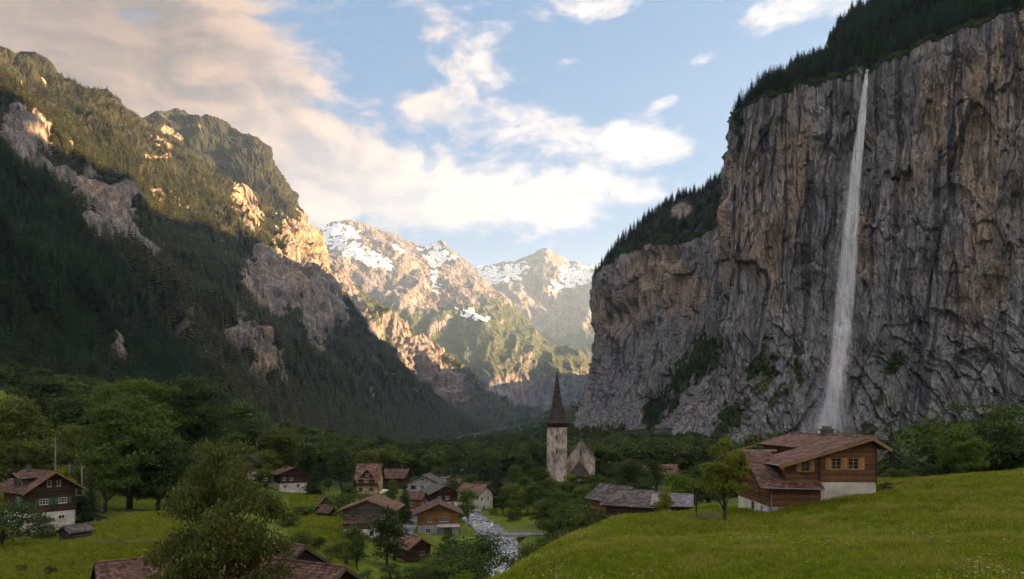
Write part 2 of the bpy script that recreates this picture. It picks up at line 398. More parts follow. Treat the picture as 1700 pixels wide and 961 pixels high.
_W = [(0, 0, 28.5), (-20, 0, 27), (30, 0, 31), (0, -60, 34), (-60, -60, 30), (80, -60, 40), (-8, 30, 22), (-14, 44, 17), (-40, 58, 13.5), (-20, 62, 13), (-10, 75, 12), (-3.5, 58, 18), (-3, 49, 20), (0, 66, 18.5), (-70, 60, 16), (-120, 70, 24), (-60, 20, 24),
      (60, 30, 31), (120, 60, 36), (120, 120, 24), (80, 100, 24.5), (60, 140, 21), (200, 250, 15), (300, 380, 15), (340, 440, 20), (250, 500, 17), (150, 540, 14), (90, 560, 14), (60, 330, 10), (120, 350, 13),
      (40, 180, 11), (25, 150, 10), (15, 120, 9), (30, 220, 9), (30, 120, 14), (-5, 105, 5), (-2, 140, 5), (-2, 165, 6), (-8, 187, 6.5), (-14, 210, 7), (-30, 300, 8), (-30, 600, 3), (0, 600, 2), (60, 800, 2), (120, 800, 12),
      (100, 1200, 14), (-60, 1000, -8), (-100, 2000, -32), (0, 2000, -32), (0, 3500, -50), (-100, 5000, -55), (150, 1500, 75), (85, 1500, 25), (40, 1500, -15), (150, 2500, 90), (70, 2500, 10), (200, 3500, 120), (-250, 800, 4), (-280, 1500, -14), (-200, 2500, -30),
      (-300, 300, 75), (-260, 200, 55), (-200, 120, 38), (-150, 250, 32), (-300, 60, 60), (-230, 420, 40), (-260, 600, 25)]
_gp = np.array([tuple(P(*g)) for g in _G] + _W)
def _phi(r): return np.sqrt(r * r + 25.0)
_A = _phi(np.hypot(_gp[:, None, 0] - _gp[None, :, 0], _gp[:, None, 1] - _gp[None, :, 1]))
_sp = np.ones((len(_gp), 1)); _S = np.block([[_A - 0.6 * np.eye(len(_gp)), _sp], [_sp.T, np.zeros((1, 1))]])
_wt = np.linalg.solve(_S, np.append(_gp[:, 2], 0))
RIVER = np.array([(60, 108, 3.4), (36, 110, 3.6), (18, 113, 3.9), (4, 121, 4.3), (-2, 137, 4.7), (-2.4, 150, 5.0), (-2.2, 165, 5.4), (-7.5, 187, 6.0), (-13, 206, 6.4), (-24, 250, 7.0), (-34, 320, 7.6), (-26, 450, 7.7), (-16, 560, 7.8)])
def river_dist(x, y):
    best = np.full(np.shape(x), 1e9); bz = np.zeros(np.shape(x))
    for a, b in zip(RIVER, RIVER[1:]):
        d = b - a; L = d[0] ** 2 + d[1] ** 2
        t = np.clip(((x - a[0]) * d[0] + (y - a[1]) * d[1]) / L, 0, 1)
        r = np.hypot(x - a[0] - t * d[0], y - a[1] - t * d[1])
        k = r < best; best = np.where(k, r, best); bz = np.where(k, a[2] + t * d[2], bz)
    return best, bz
def ground(x, y):
    x = np.asarray(x, float); y = np.asarray(y, float)
    shp = x.shape; xf, yf = x.ravel(), y.ravel()
    cx = np.clip(xf, -320, 360); cy_ = np.clip(yf, -80, 5000)
    z = np.full(xf.shape, _wt[-1])
    for i in range(len(_gp)): z = z + _wt[i] * _phi(np.hypot(cx - _gp[i, 0], cy_ - _gp[i, 1]))
    far = np.hypot(xf - cx, yf - cy_)
    z = z + fbm(xf / 22, yf / 22, 3.3, 3) * 0.5 * np.clip(yf / 60, 0.15, 1.5) - 0.0 * far
    d, bz = river_dist(xf, yf)
    bank = bz - 1.0 + np.clip(d - 2.6, 0, None) * 0.75
    k = sstep(d, 3.0, 16.0)
    z = np.where(yf > 95, np.minimum(z, bank * (1 - k) + z * k), z)
    return z.reshape(shp)
def gz(x, y): return float(ground(np.array([x]), np.array([y]))[0])
def axis(segs):
    out = []
    for a, b, s in segs: out += list(np.arange(a, b, s))
    return np.array(out + [segs[-1][1]])
_gx = axis([(-9000, -2000, 1000), (-2000, -400, 200), (-400, -110, 8), (-110, 60, 1.6), (60, 130, 4), (130, 400, 15), (400, 2000, 200), (2000, 9000, 1000)])
_gy = axis([(-3000, -60, 300), (-60, 0, 8), (0, 260, 1.7), (260, 420, 5), (420, 1000, 20), (1000, 5000, 160), (5000, 14000, 1000)])
_xx, _yy = np.meshgrid(_gx, _gy)
_zz = ground(_xx, _yy)
_me = np_mesh('ground', np.stack([_xx, _yy, _zz], -1), grid_faces(*_xx.shape), [M['ground']], True)
_d, _bz = river_dist(_xx, _yy)
_t = np.zeros(_xx.shape + (3,)); _t[..., 0] = np.where(_yy > 105, 1 - sstep(_d, 3.2, 4.8), 0)
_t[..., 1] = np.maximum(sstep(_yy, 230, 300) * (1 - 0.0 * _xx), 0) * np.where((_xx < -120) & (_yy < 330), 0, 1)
_t[..., 0] = np.maximum(_t[..., 0], .62 * sstep(_yy, 300, 380) * sstep(_xx / np.maximum(_yy, 1), .22, .34))
set_attr(_me, 'tint', _t)
struct('ground', _me)

# ------------------------------------------------------------------ lofted mountains
def lerp_rows(rows, n, ease=False):
    """rows: list of (k,3) arrays of equal length -> n rows, linear in between"""
    rows = np.asarray(rows, float); t = np.linspace(0, len(rows) - 1, n); i = np.minimum(t.astype(int), len(rows) - 2); f = (t - i)[:, None, None]
    if ease: f = f * f * (3 - 2 * f)
    return rows[i] * (1 - f) + rows[i + 1] * f
def resample(poly, n, w=None):
    poly = np.asarray(poly, float); t = np.linspace(0, len(poly) - 1, n)
    if w is not None: t = np.interp(np.linspace(0, 1, n), w, np.arange(len(poly)))
    return np.stack([np.interp(t, np.arange(len(poly)), poly[:, k]) for k in range(poly.shape[1])], -1)
def smooth_grid(V, it):
    for _ in range(it):
        W = V.copy(); W[1:-1] = (V[:-2] + 2 * V[1:-1] + V[2:]) / 4; V = W.copy(); V[:, 1:-1] = (W[:, :-2] + 2 * W[:, 1:-1] + W[:, 2:]) / 4
    return V
def normals(V):
    du = np.gradient(V, axis=1); dv = np.gradient(V, axis=0)
    n = np.cross(du, dv); return n / (np.linalg.norm(n, axis=-1, keepdims=True) + 1e-9)
def blobs(V, lst):
    px, py = proj(V); r = np.zeros(px.shape)
    for (bx, by, rx, ry, a, tilt) in lst:
        c, s = math.cos(tilt), math.sin(tilt); dx, dy = px - bx, -(py - by)
        u = (dx * c + dy * s) / rx; v = (dy * c - dx * s) / ry
        r = r + a * np.exp(-(u * u + v * v) ** 1.5)
    return r

def facets(x, y, seed, tilt=1.0, jit=.9):
    """planar facets: each cell has its own level and tilt"""
    xi = np.floor(x).astype(np.int64); yi = np.floor(y).astype(np.int64)
    best = np.full(x.shape, 1e9); val = np.zeros(x.shape); sec_ = np.full(x.shape, 1e9)
    tab = np.random.RandomState(seed).rand(256, 5)
    for i in (-1, 0, 1):
        for j in (-1, 0, 1):
            h = tab[_perm[(_perm[(xi + i) & 255] + yi + j) & 255]]
            dx = x - (xi + i + .5 + (h[..., 0] - .5) * jit); dy = y - (yi + j + .5 + (h[..., 1] - .5) * jit)
            r = np.abs(dx) * .75 + np.abs(dy) * .75 + .35 * np.hypot(dx, dy)
            k = r < best
            sec_ = np.where(k, best, np.minimum(sec_, r)); best = np.where(k, r, best)
            val = np.where(k, (h[..., 2] - .5) + tilt * ((h[..., 3] - .5) * dx + (h[..., 4] - .5) * dy), val)
    return val, sec_ - best

# left mountain: cross-sections at fixed distance along the valley, toe to crest
def sec(Y, pts): return [(x, Y, z) for x, z in pts]
LEFT = [
    sec(150, [(-330, 40), (-420, 110), (-600, 270), (-800, 440), (-1000, 610), (-1250, 800), (-1500, 950), (-1900, 1050)]),
    sec(500, [(-250, 10), (-380, 110), (-560, 270), (-760, 440), (-960, 610), (-1200, 830), (-1500, 950), (-1900, 1050)]),
    sec(900, [(-290, -49), (-420, 120), (-560, 250), (-720, 400), (-900, 570), (-1120, 790), (-1450, 950), (-1900, 1050)]),
    sec(1300, [(-310, -51), (-450, 130), (-590, 280), (-760, 440), (-940, 620), (-1120, 780), (-1300, 880), (-1900, 950)]),
    sec(1700, [(-310, -53), (-450, 130), (-600, 280), (-760, 440), (-950, 640), (-1120, 800), (-1256, 925), (-1900, 1000)]),
    sec(2000, [(-290, -55), (-430, 130), (-580, 290), (-740, 470), (-900, 650), (-1060, 820), (-1191, 975), (-1900, 1050)]),
    sec(2300, [(-270, -56), (-410, 130), (-560, 310), (-720, 500), (-880, 690), (-1050, 850), (-1190, 1000), (-1900, 1100)]),
    sec(2600, [(-240, -58), (-390, 140), (-540, 330), (-700, 530), (-860, 690), (-960, 770), (-1060, 830), (-1900, 1150)]),
    sec(2780, [(-220, -58), (-380, 140), (-540, 340), (-700, 540), (-850, 690), (-940, 780), (-1050, 880), (-1900, 1200)]),
    sec(2920, [(-190, -59), (-380, 150), (-560, 330), (-730, 520), (-850, 720), (-930, 880), (-1085, 1080), (-1500, 1320)]),
    sec(3040, [(-170, -60), (-400, 140), (-640, 300), (-800, 500), (-880, 700), (-960, 930), (-1130, 1300), (-1440, 1395)]),
    sec(3250, [(-20, -40), (-420, 150), (-680, 280), (-830, 500), (-890, 680), (-950, 880), (-1075, 1080), (-1300, 1250)]),
    sec(3480, [(20, -35), (-456, 150), (-720, 265), (-880, 500), (-905, 620), (-935, 760), (-985, 940), (-1200, 1050)]),
    sec(3900, [(40, -35), (-480, 150), (-800, 260), (-1020, 400), (-1100, 520), (-1150, 640), (-1250, 760), (-1500, 850)]),
    sec(4800, [(40, -30), (-500, 130), (-900, 230), (-1200, 330), (-1350, 420), (-1450, 520), (-1550, 600), (-1800, 700)]),
]
def build_left():
    ys = np.array([s[0][1] for s in LEFT], float)
    rows = [resample(s, 230) for s in LEFT]
    tt = np.concatenate([np.linspace(150, 900, 60), np.linspace(900, 2000, 150)[1:], np.linspace(2000, 3600, 210)[1:], np.linspace(3600, 4800, 40)[1:]])
    A = np.array(rows)
    V = np.stack([[np.interp(tt, ys, A[:, c, k]) for c in range(A.shape[1])] for k in range(3)], -1)   # (cols, t, 3)
    V = V.transpose(1, 0, 2); V = smooth_grid(V, 3)
    V = V[::-1]                         # normals out of the hill
    N = normals(V)
    if N[..., 2].mean() < 0: N = -N
    x, y, z = V[..., 0], V[..., 1], V[..., 2]
    low = sstep(z, 20, 160)
    gully = ridged(y / 210 + 0.3 * fbm(x / 300, y / 300, 0, 2), z / 900, 1.7, 4, 0.55)
    d = (gully - 0.4) * 26 + fbm(x / 160, y / 160, z / 160, 5, 0.55) * 34
    rock = blobs(V, [(150, 365, 95, 34, 1.1, -0.75), (205, 415, 60, 26, 1.0, -.9), (125, 430, 52, 24, 1.0, -0.9), (30, 245, 50, 34, 1.0, -0.5), (440, 480, 44, 58, 1.0, 0.3), (520, 500, 34, 80, 1.0, 0.25), (500, 410, 40, 60, 0.9, .5), (405, 350, 30, 36, 0.9, 0.7), (300, 545, 22, 26, .55, 0.6), (420, 590, 30, 60, .6, .6), (370, 570, 26, 30, .5, .7), (265, 240, 30, 20, .4, .2), (470, 640, 18, 20, .4, 0), (185, 600, 14, 40, .55, .7), (50, 380, 26, 18, .4, -.6), (70, 460, 20, 30, .35, .5), (540, 440, 22, 70, .7, .2)])
    alp = blobs(V, [(60, 110, 90, 40, .8, -.5), (300, 210, 70, 28, .8, -.3), (400, 260, 46, 60, .8, .8), (200, 180, 60, 18, .6, -.5), (0, 90, 60, 40, .8, -.5), (430, 400, 22, 40, .5, .6), (350, 225, 60, 40, .5, 0)])
    rk = np.clip(sstep(rock + .5 * fbm(y / 55, z / 55, x / 55, 4, .6), .30, .66), 0, 1)
    crag = ridged(y / 60, z / 160, x / 60, 4, .6)
    q1, _g1 = facets((y - .6 * x) / 40, z / 130, 21, 1.6); q2, _g2 = facets((y - .6 * x) / 14, z / 48, 22, 1.8)
    crag = crag * .25 + q1 * 1.3 + q2 * 1.0
    d = d * low + (.4 + .6 * rk) * (crag - .1) * 13 + fbm(x / 40, y / 40, z / 40, 3) * 7
    # the rock bands step: push out above, cut in below
    V = V + N * d[..., None] * np.clip(low + 0.15, 0, 1)[..., None]
    x, y, z = V[..., 0], V[..., 1], V[..., 2]
    N2 = normals(V); N2 = N2 if N2[..., 2].mean() > 0 else -N2
    steep = sstep(1 - N2[..., 2], 0.30, 0.60)
    patch = fbm(y / 95, z / 70, x / 95, 4, .6)
    rk2 = np.clip(rk * 1.1 + sstep(patch + 0.55 * steep, 0.78, 1.05) * .6 * (1 - .6 * sstep(z, 600, 800)) * sstep(z, 70, 160), 0, 1)
    T = np.zeros(V.shape[:2] + (4,))
    T[..., 0] = .35 + .35 * sstep(z, 500, 800) + .35 * fbm(y / 200, z / 200, 9.1, 2); T[..., 1] = .2 + .5 * sstep(fbm(y / 22, z / 200, 2.2, 3), .1, .5)
    plant = np.clip(1 - rk2 * 1.15, 0, 1); T[..., 2] = plant
    T[..., 3] = 0
    forest = np.clip(plant * (1 - .85 * np.clip(alp, 0, 1)), 0, 1) * (1 - 0.85 * sstep(z, 960, 1150))
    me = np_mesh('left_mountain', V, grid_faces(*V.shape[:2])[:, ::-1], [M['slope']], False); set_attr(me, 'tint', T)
    return struct('left_mountain', me), V, forest
left_mountain, LV, LFOREST = build_left()

# right-hand cliff: a plan path of (top, base) pairs, foot to rim
CLIFF = [  # rim(px,py,Y), foot(px,py,Y), weight (columns)
    ((3600, -600, 250), (3300, 730, 240), 0.0), ((2300, -140, 420), (2250, 728, 405), 0.05), ((1900, -30, 475), (1880, 730, 460), 0.13), ((1700, 20, 512), (1690, 730, 492), 0.24),
    ((1560, 62, 548), (1540, 735, 520), 0.34), ((1440, 116, 588), (1385, 738, 552), 0.44), ((1340, 140, 618), (1270, 745, 575), 0.53), ((1270, 160, 636), (1160, 755, 580), 0.60),
    ((1219, 190, 655), (1060, 768, 585), 0.68), ((1222, 215, 690), (1045, 765, 640), 0.71), ((1235, 330, 820), (1080, 755, 800), 0.74), ((1200, 365, 930), (1090, 750, 880), 0.78),
    ((1140, 402, 1010), (1060, 745, 960), 0.85), ((1080, 405, 1110), (1010, 745, 1040), 0.90), ((1030, 425, 1200), (975, 745, 1110), 0.94), ((985, 462, 1290), (946, 745, 1180), 0.97), ((990, 480, 1420), (950, 735, 1330), 0.985), ((1030, 480, 1700), (1000, 730, 1600), 1.0)]
def build_cliff():
    nc, nr = 820, 400
    w = [c[2] for c in CLIFF]
    top = resample([tuple(P(*c[0])) for c in CLIFF], nc, w); base = resample([tuple(P(*c[1])) for c in CLIFF], nc, w)
    top = smooth_grid(top[None], 6)[0]; base = smooth_grid(base[None], 10)[0]
    top[:, 2] += fbm(np.arange(nc) / 22, 0, .5, 4) * 4
    v = np.linspace(0, 1, nr)[:, None, None]
    V = base * (1 - v) + top * v
    # steep wall above, apron of slabs below
    prof = np.interp(v[:, 0, 0], [0, .12, .3, .5, 1], [0, .34, .72, .90, 1])[:, None]
    for k in (0, 1): V[..., k] = base[None, :, k] * (1 - prof) + top[None, :, k] * prof
    V[..., 2] -= 25 * (1 - v[..., 0])
    tang = np.gradient((top + base) / 2, axis=0); tang[:, 2] = 0; tang /= np.linalg.norm(tang, axis=1)[:, None]
    nrm = np.stack([tang[:, 1], -tang[:, 0], 0 * tang[:, 0]], -1)
    mid = (top + base) / 2
    if ((-mid[:, :2]) * nrm[:, :2]).sum(1).mean() < 0: nrm = -nrm
    nrm = smooth_grid(nrm[None], 25)[0]; nrm /= np.linalg.norm(nrm, axis=1)[:, None]
    s = np.concatenate([[0], np.cumsum(np.hypot(*np.diff(mid[:, :2], axis=0).T))]); S = np.broadcast_to(s, V.shape[:2]); Z = V[..., 2]
    wS = S + 3.0 * fbm(S / 50, Z / 90, 5.0, 3) + .5 * fbm(S / 7, Z / 9, 5.0, 2); wZ = Z + 9 * fbm(S / 60 + 40, Z / 60, 9.0, 3)
    up = sstep(Z, 60, 170)
    b1 = fbm(wS / 80, wZ / 300, .4, 3, .5) * 15
    f1, g1 = facets(wS / 34, wZ / 88, 3, 1.6); f2, g2 = facets(wS / 9 + .2 * wZ / 40, wZ / 40, 5, 1.8); f3, g3 = facets(wS / 3.3 - .1 * wZ / 13, wZ / 13, 9, 1.8)
    kx, ky = (wS * .8 - wZ * .6), (wS * .6 + wZ * .8)
    h2, e2 = facets(kx / 7, ky / 36, 11, 2.0); h3, e3 = facets(kx / 3.0, ky / 11, 13, 2.0)
    scoop = -np.clip(fbm(wS / 46, wZ / 60, 8.8, 2, .5) - .10, 0, 1) * 24
    crack = -np.clip(.10 - g1, 0, .1) * 16 - np.clip(.12 - g2, 0, .12) * 7
    fine = fbm(wS / 3.2, wZ / 5.5, 1.1, 3, .6) * 0.75
    d = b1 + f1 * 10 + scoop * up + crack + (f2 * 6.5 + f3 * 2.3) * (.35 + .65 * up) + (h2 * 5.5 + h3 * 2.4) * (1 - .85 * up) + fine
    # arched overhangs: deepest just under a sharp lip
    px0, py0 = proj(V); rs = np.random.RandomState(77)
    caves = [(1585, 335, 34, 30), (1532, 428, 18, 16), (1575, 430, 14, 14), (1650, 490, 34, 40), (1292, 235, 30, 46), (1362, 262, 26, 40), (1500, 300, 16, 30), (1625, 215, 26, 30), (1680, 330, 24, 40), (1560, 540, 40, 30), (1480, 420, 22, 26), (1100, 520, 20, 26), (1150, 460, 16, 24), (1260, 380, 20, 34), (1330, 430, 24, 30), (1620, 610, 44, 34), (1540, 200, 18, 26)] + [(rs.uniform(980, 1700), rs.uniform(200, 640), rs.uniform(8, 18), rs.uniform(8, 22)) for _ in range(26)]
    nz = .35 * fbm(S / 8, Z / 8, 61.0, 3)
    for bx, by, rx, ry in caves:
        q = ((px0 - bx) / rx) ** 2 + ((py0 - by) / ry) ** 2 + nz
        t_ = np.clip((by + ry - py0) / (2 * ry), 0, 1)
        d = d - np.where(q < 1, (.25 + .75 * t_) * np.sqrt(np.clip(1 - q, 0, 1)) * rx * .26, 0)
    edge = sstep(v[:, :, 0], 0, .03) * (1 - .45 * sstep(v[:, :, 0], .93, 1.0)) * np.ones_like(S)
    V = V + nrm[None] * (d * edge)[..., None]
    V[..., 2] += edge * fbm(wS / 12, wZ / 12, 6.0, 3) * 1.6 * (1 - v[..., 0])
    px, py = proj(V)
    green = blobs(V, [(1265, 610, 26, 44, 1.0, -.5), (1215, 690, 40, 26, .8, .7), (1300, 650, 50, 20, .6, .6), (1170, 590, 34, 50, .9, -.45), (1110, 665, 40, 22, .8, .8), (1080, 700, 20, 40, .6, 0), (1480, 600, 30, 22, .8, .3), (1470, 670, 24, 30, .5, .3), (1020, 730, 40, 28, .7, 0), (1385, 590, 20, 40, .5, 0), (1225, 210, 10, 40, .9, 0), (1130, 620, 26, 18, .6, .7), (1190, 720, 30, 14, .6, .6), (1330, 610, 20, 30, .5, .4), (1440, 715, 40, 18, .6, 0), (970, 480, 12, 30, .6, 0)])
    green = green * (.55 + 1.1 * np.clip(fbm(S / 13, Z / 16, 44.0, 4, .6) + .25, 0, 1))
    T = np.zeros(V.shape[:2] + (4,))
    tanb = .23 + .48 * fbm(wS / 55, wZ / 130, 20.1, 3) + .22 * sstep(Z, 120, 260) - .75 * (1 - sstep(Z, 40, 170)) + .12 * sstep(px, 1440, 1600)
    tanb = tanb + blobs(V, [(1090, 470, 60, 70, .4, 0), (1620, 560, 90, 160, .35, 0), (1170, 420, 40, 40, -.3, 0), (1500, 640, 90, 80, -.6, .3)])
    T[..., 0] = np.clip(tanb, 0, 1)
    stk = sstep(fbm(wS / 7.5, wZ / 190, 31.3, 3, .6), .16, .55) * (.55 + .45 * up) + .35 * sstep(fbm(wS / 30, wZ / 60, 14.4, 3), .2, .6)
    stk = stk + blobs(V, [(1430, 560, 50, 130, .35, 0), (1500, 650, 70, 70, .35, .4)])
    T[..., 1] = np.clip(stk, 0, 1); T[..., 2] = np.clip(green + .25 * sstep(fbm(wS / 20, wZ / 20, 3, 3), .35, .7) * (1 - up), 0, 1)
    me = np_mesh('rock_cliff', V, grid_faces(nr, nc), [M['cliff']], False); set_attr(me, 'tint', T)
    o = struct('rock_cliff', me)
    return o, V, top, nrm, green
rock_cliff, CV, CTOP, CNRM, CGREEN = build_cliff()

def build_plateau():
    nd = 150
    rim = CV[-1].copy(); step = 3; rim = rim[::step]; nr_ = smooth_grid(CNRM[None], 30)[0][::step]
    dist = np.concatenate([np.linspace(.3, 160, 70), np.linspace(160, 1500, nd - 70)[1:]])[:, None]
    back = -nr_; back = back * .55 + np.array([.45, 0.05, 0]); back /= np.linalg.norm(back, axis=1)[:, None]
    h = np.interp(dist[:, 0], [-1, 0, 8, 40, 100, 160, 500, 900, 1500], [-3, -1.2, 5, 30, 72, 112, 420, 700, 760])[:, None]
    V = rim[None] + back[None] * dist[..., None]
    hs = np.interp(rim[:, 1], [0, 600, 700, 850, 1100, 1500, 1800], [1.05, .95, .85, .8, .9, .85, .8])
    hb = np.interp(rim[:, 1], [850, 980, 1300, 1500], [0, 1.0, 1.0, .4])
    V[..., 2] += h * hs[None] * (1 + hb[None] * .85 * np.exp(-(dist / 130) ** 2))
    amp = sstep(dist, 0, 60) * 14 + sstep(dist, 200, 800) * 25
    V[..., 2] += fbm(V[..., 0] / 70, V[..., 1] / 70, 4, 4) * amp
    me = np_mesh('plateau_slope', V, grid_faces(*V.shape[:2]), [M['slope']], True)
    T = np.zeros(V.shape[:2] + (4,)); T[..., 2] = 1; T[..., 2] -= blobs(V, [(1130, 350, 24, 16, .8, .3)]) + .5 * sstep(fbm(V[..., 0] / 40, V[..., 1] / 40, 3, 2), .5, .8); T[..., 0] = .4
    set_attr(me, 'tint', T)
    return struct('plateau_slope', me), V, T[..., 2]
plateau, PV, PF = build_plateau()

# high shoulder beyond the cliffs, hidden from the valley mouth by the near wall
def build_ridge():
    ys = np.linspace(-1500, 9000, 130); xs = np.linspace(0, 1, 60)
    yy, tt = np.meshgrid(ys, xs, indexing='ij')
    x0 = np.interp(ys, [-1500, 900, 1700, 3000, 5000, 9000], [650, 620, 420, 420, 520, 900])[:, None]
    top = np.interp(ys, [-1500, 500, 1500, 2500, 3300, 4200, 6000, 9000], [880, 860, 930, 990, 940, 760, 640, 700])[:, None]
    x = x0 + tt * 1700
    z = np.interp(tt, [0, .1, .38, .5, .8, 1], [-.1, .22, 1, 1.0, .6, -.05]) * top
    z = z + fbm(x / 420, yy / 420, 1.0, 5) * 60 * sstep(z, 60, 400)
    V = np.stack([x, yy, z], -1)
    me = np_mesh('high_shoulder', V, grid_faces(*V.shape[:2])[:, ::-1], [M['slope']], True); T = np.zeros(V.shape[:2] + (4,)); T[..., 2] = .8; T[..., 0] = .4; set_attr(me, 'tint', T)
    return struct('high_shoulder', me), V
shoulder, SV = build_ridge()

# far massifs
def far_loft(name, rows, n, m, amp, scale, tint):
    rows = [resample([tuple(P(*p)) for p in r], m) for r in rows]
    V = lerp_rows(rows, n); V = smooth_grid(V, 3)
    x, y, z = V[..., 0], V[..., 1], V[..., 2]
    N = normals(V); N = N if (N[..., 1].mean() < 0) else -N
    k = sstep(np.linspace(0, 1, n), 0, .15)[:, None]
    sky = 1 - .75 * sstep(np.linspace(0, 1, n), .8, 1.0)[:, None]
    d = (ridged(x / scale, y / scale * .6, z / (scale * 1.6), 6, .55) - .5) * amp
    d2 = fbm(x / (scale * .25), y / (scale * .25), z / (scale * .25), 5, .6) * amp * .24
    V = V + N * ((d * sky + d2) * k)[..., None]
    # back side
    b = V[-1].copy()[None] + np.array([0, 1500, -900.])[None, None]
    V = np.concatenate([V, b], 0)
    me = np_mesh(name, V, grid_faces(*V.shape[:2]), [M['far']], True)
    N2 = normals(V); N2 = N2 if N2[..., 2].mean() > 0 else -N2
    set_attr(me, 'tint', tint(V, N2))
    return struct(name, me), V
def tintA(V, N):
    T = np.zeros(V.shape[:2] + (4,)); px, py = proj(V); x, y, z = V[..., 0], V[..., 1], V[..., 2]
    T[..., 0] = .45 + .4 * fbm(x / 500, y / 500, z / 500, 3); T[..., 1] = .5 * sstep(fbm(x / 160, y / 160, z / 700, 3), .1, .5)
    n = fbm(x / 350, y / 350, z / 350, 4)
    veg = sstep(py, 455, 540) * 1.0 + .35 * n - .6 * sstep(1 - N[..., 2], .45, .8)
    veg -= blobs(V, [(880, 650, 60, 26, .75, -.05), (790, 645, 40, 20, .6, -.4), (930, 650, 40, 24, .6, 0), (700, 480, 90, 50, .5, -.4)])
    T[..., 2] = np.clip(veg, 0, 1)
    sn = blobs(V, [(560, 385, 40, 16, 1.2, -.15), (580, 412, 75, 14, 1.2, -.42), (620, 432, 28, 8, 1.0, -.2), (540, 380, 24, 12, 1.2, 0), (718, 415, 26, 16, 1.2, -.5), (738, 425, 24, 7, 1.0, -.1), (722, 440, 12, 22, .9, .1), (780, 520, 26, 10, .9, -.4), (800, 525, 16, 6, .8, -.4), (725, 475, 10, 16, .7, .6), (660, 412, 14, 6, .7, -.6)])
    T[..., 3] = np.clip(sn * (.72 + 1.3 * fbm(x / 75, y / 200, z / 60, 5, .7)), 0, 1); return T
def tintB(V, N):
    T = np.zeros(V.shape[:2] + (4,)); px, py = proj(V); x, y, z = V[..., 0], V[..., 1], V[..., 2]
    T[..., 0] = .5; T[..., 1] = .3; n = fbm(x / 400, y / 400, z / 400, 4)
    sn = blobs(V, [(835, 455, 42, 16, 1.2, .15), (800, 450, 24, 10, 1.0, 0), (950, 465, 30, 14, 1.2, .1), (940, 448, 10, 14, 1.0, .3), (965, 455, 26, 10, 1.0, 0), (1000, 450, 40, 16, 1.1, 0), (870, 440, 12, 10, .6, 0), (920, 480, 14, 8, .7, 0)])
    T[..., 3] = np.clip(sn * (.72 + 1.3 * fbm(x / 90, y / 200, z / 75, 5, .7)), 0, 1); T[..., 2] = np.clip(sstep(py, 520, 580) + .3 * n - .2, 0, 1); return T
def tintC(V, N):
    T = np.zeros(V.shape[:2] + (4,)); px, py = proj(V); x, y, z = V[..., 0], V[..., 1], V[..., 2]
    T[..., 0] = .5 + .4 * fbm(x / 300, y / 300, z / 300, 3); n = fbm(x / 220, y / 220, z / 220, 4)
    T[..., 1] = .4 * sstep(fbm(x / 90, y / 90, z / 500, 3), .1, .5)
    veg = 1.0 + .4 * n - .5 * sstep(1 - N[..., 2], .5, .85) - blobs(V, [(700, 600, 34, 44, 1.3, -.3), (735, 640, 30, 30, 1.2, -.6), (620, 570, 18, 40, .8, .3), (565, 470, 22, 70, .8, .4), (660, 560, 20, 40, .6, .2), (590, 520, 20, 60, .6, .4), (760, 660, 24, 14, .8, -.6)])
    T[..., 2] = np.clip(veg, 0, 1); return T
far_peak, BV = far_loft('snow_peak', [
    [(740, 700, 8500), (800, 690, 8500), (850, 690, 8500), (900, 690, 8500), (950, 690, 8500), (1000, 690, 8500), (1080, 690, 8500)],
    [(740, 600, 9200), (800, 590, 9200), (850, 580, 9200), (900, 580, 9200), (950, 580, 9200), (1000, 580, 9200), (1080, 580, 9200)],
    [(740, 500, 10200), (800, 480, 10400), (850, 475, 10300), (900, 480, 10000), (950, 490, 10200), (1000, 480, 10400), (1080, 480, 10400)],
    [(740, 468, 11000), (800, 445, 11200), (855, 436, 11000), (905, 413, 10800), (945, 436, 11000), (985, 444, 11200), (1080, 440, 11200)]], 150, 240, 150, 1100, tintB)
far_massif, AV = far_loft('snow_massif', [
    [(440, 725, 5600), (560, 725, 5600), (680, 725, 5700), (780, 725, 5900), (860, 723, 6100), (920, 723, 6200), (1020, 720, 6400), (1100, 720, 6600)],
    [(440, 620, 5900), (560, 620, 5900), (680, 630, 6000), (780, 640, 6050), (860, 622, 6250), (920, 632, 6350), (1020, 640, 6600), (1100, 650, 6800)],
    [(440, 520, 6500), (560, 510, 6500), (660, 530, 6500), (760, 555, 6500), (850, 580, 6500), (930, 606, 6600), (1020, 630, 6800), (1100, 640, 7000)],
    [(440, 440, 7100), (545, 430, 7100), (630, 445, 7200), (720, 470, 7300), (810, 515, 7100), (900, 572, 7000), (1000, 620, 7000), (1100, 635, 7100)],
    [(440, 405, 7900), (515, 378, 7900), (577, 366, 8000), (645, 386, 8000), (700, 406, 8100), (733, 398, 8100), (790, 446, 7900), (870, 545, 7500), (960, 612, 7200), (1100, 633, 7200)]], 250, 360, 85, 900, tintA)
mid_spur, MV = far_loft('mid_spur', [
    [(440, 735, 3900), (560, 735, 4000), (680, 733, 4100), (780, 730, 4300), (840, 728, 4500), (880, 726, 4700), (960, 724, 5000)],
    [(440, 640, 4000), (560, 640, 4100), (670, 650, 4200), (750, 675, 4350), (820, 697, 4550), (870, 704, 4750), (960, 704, 5050)],
    [(440, 540, 4200), (555, 540, 4300), (650, 570, 4300), (720, 600, 4400), (790, 662, 4600), (850, 698, 4800), (960, 703, 5050)],
    [(440, 380, 4900), (530, 415, 4900), (600, 480, 4700), (668, 535, 4600), (735, 575, 4600), (800, 652, 4700), (860, 697, 4900), (960, 702, 5100)]], 170, 280, 85, 420, tintC)
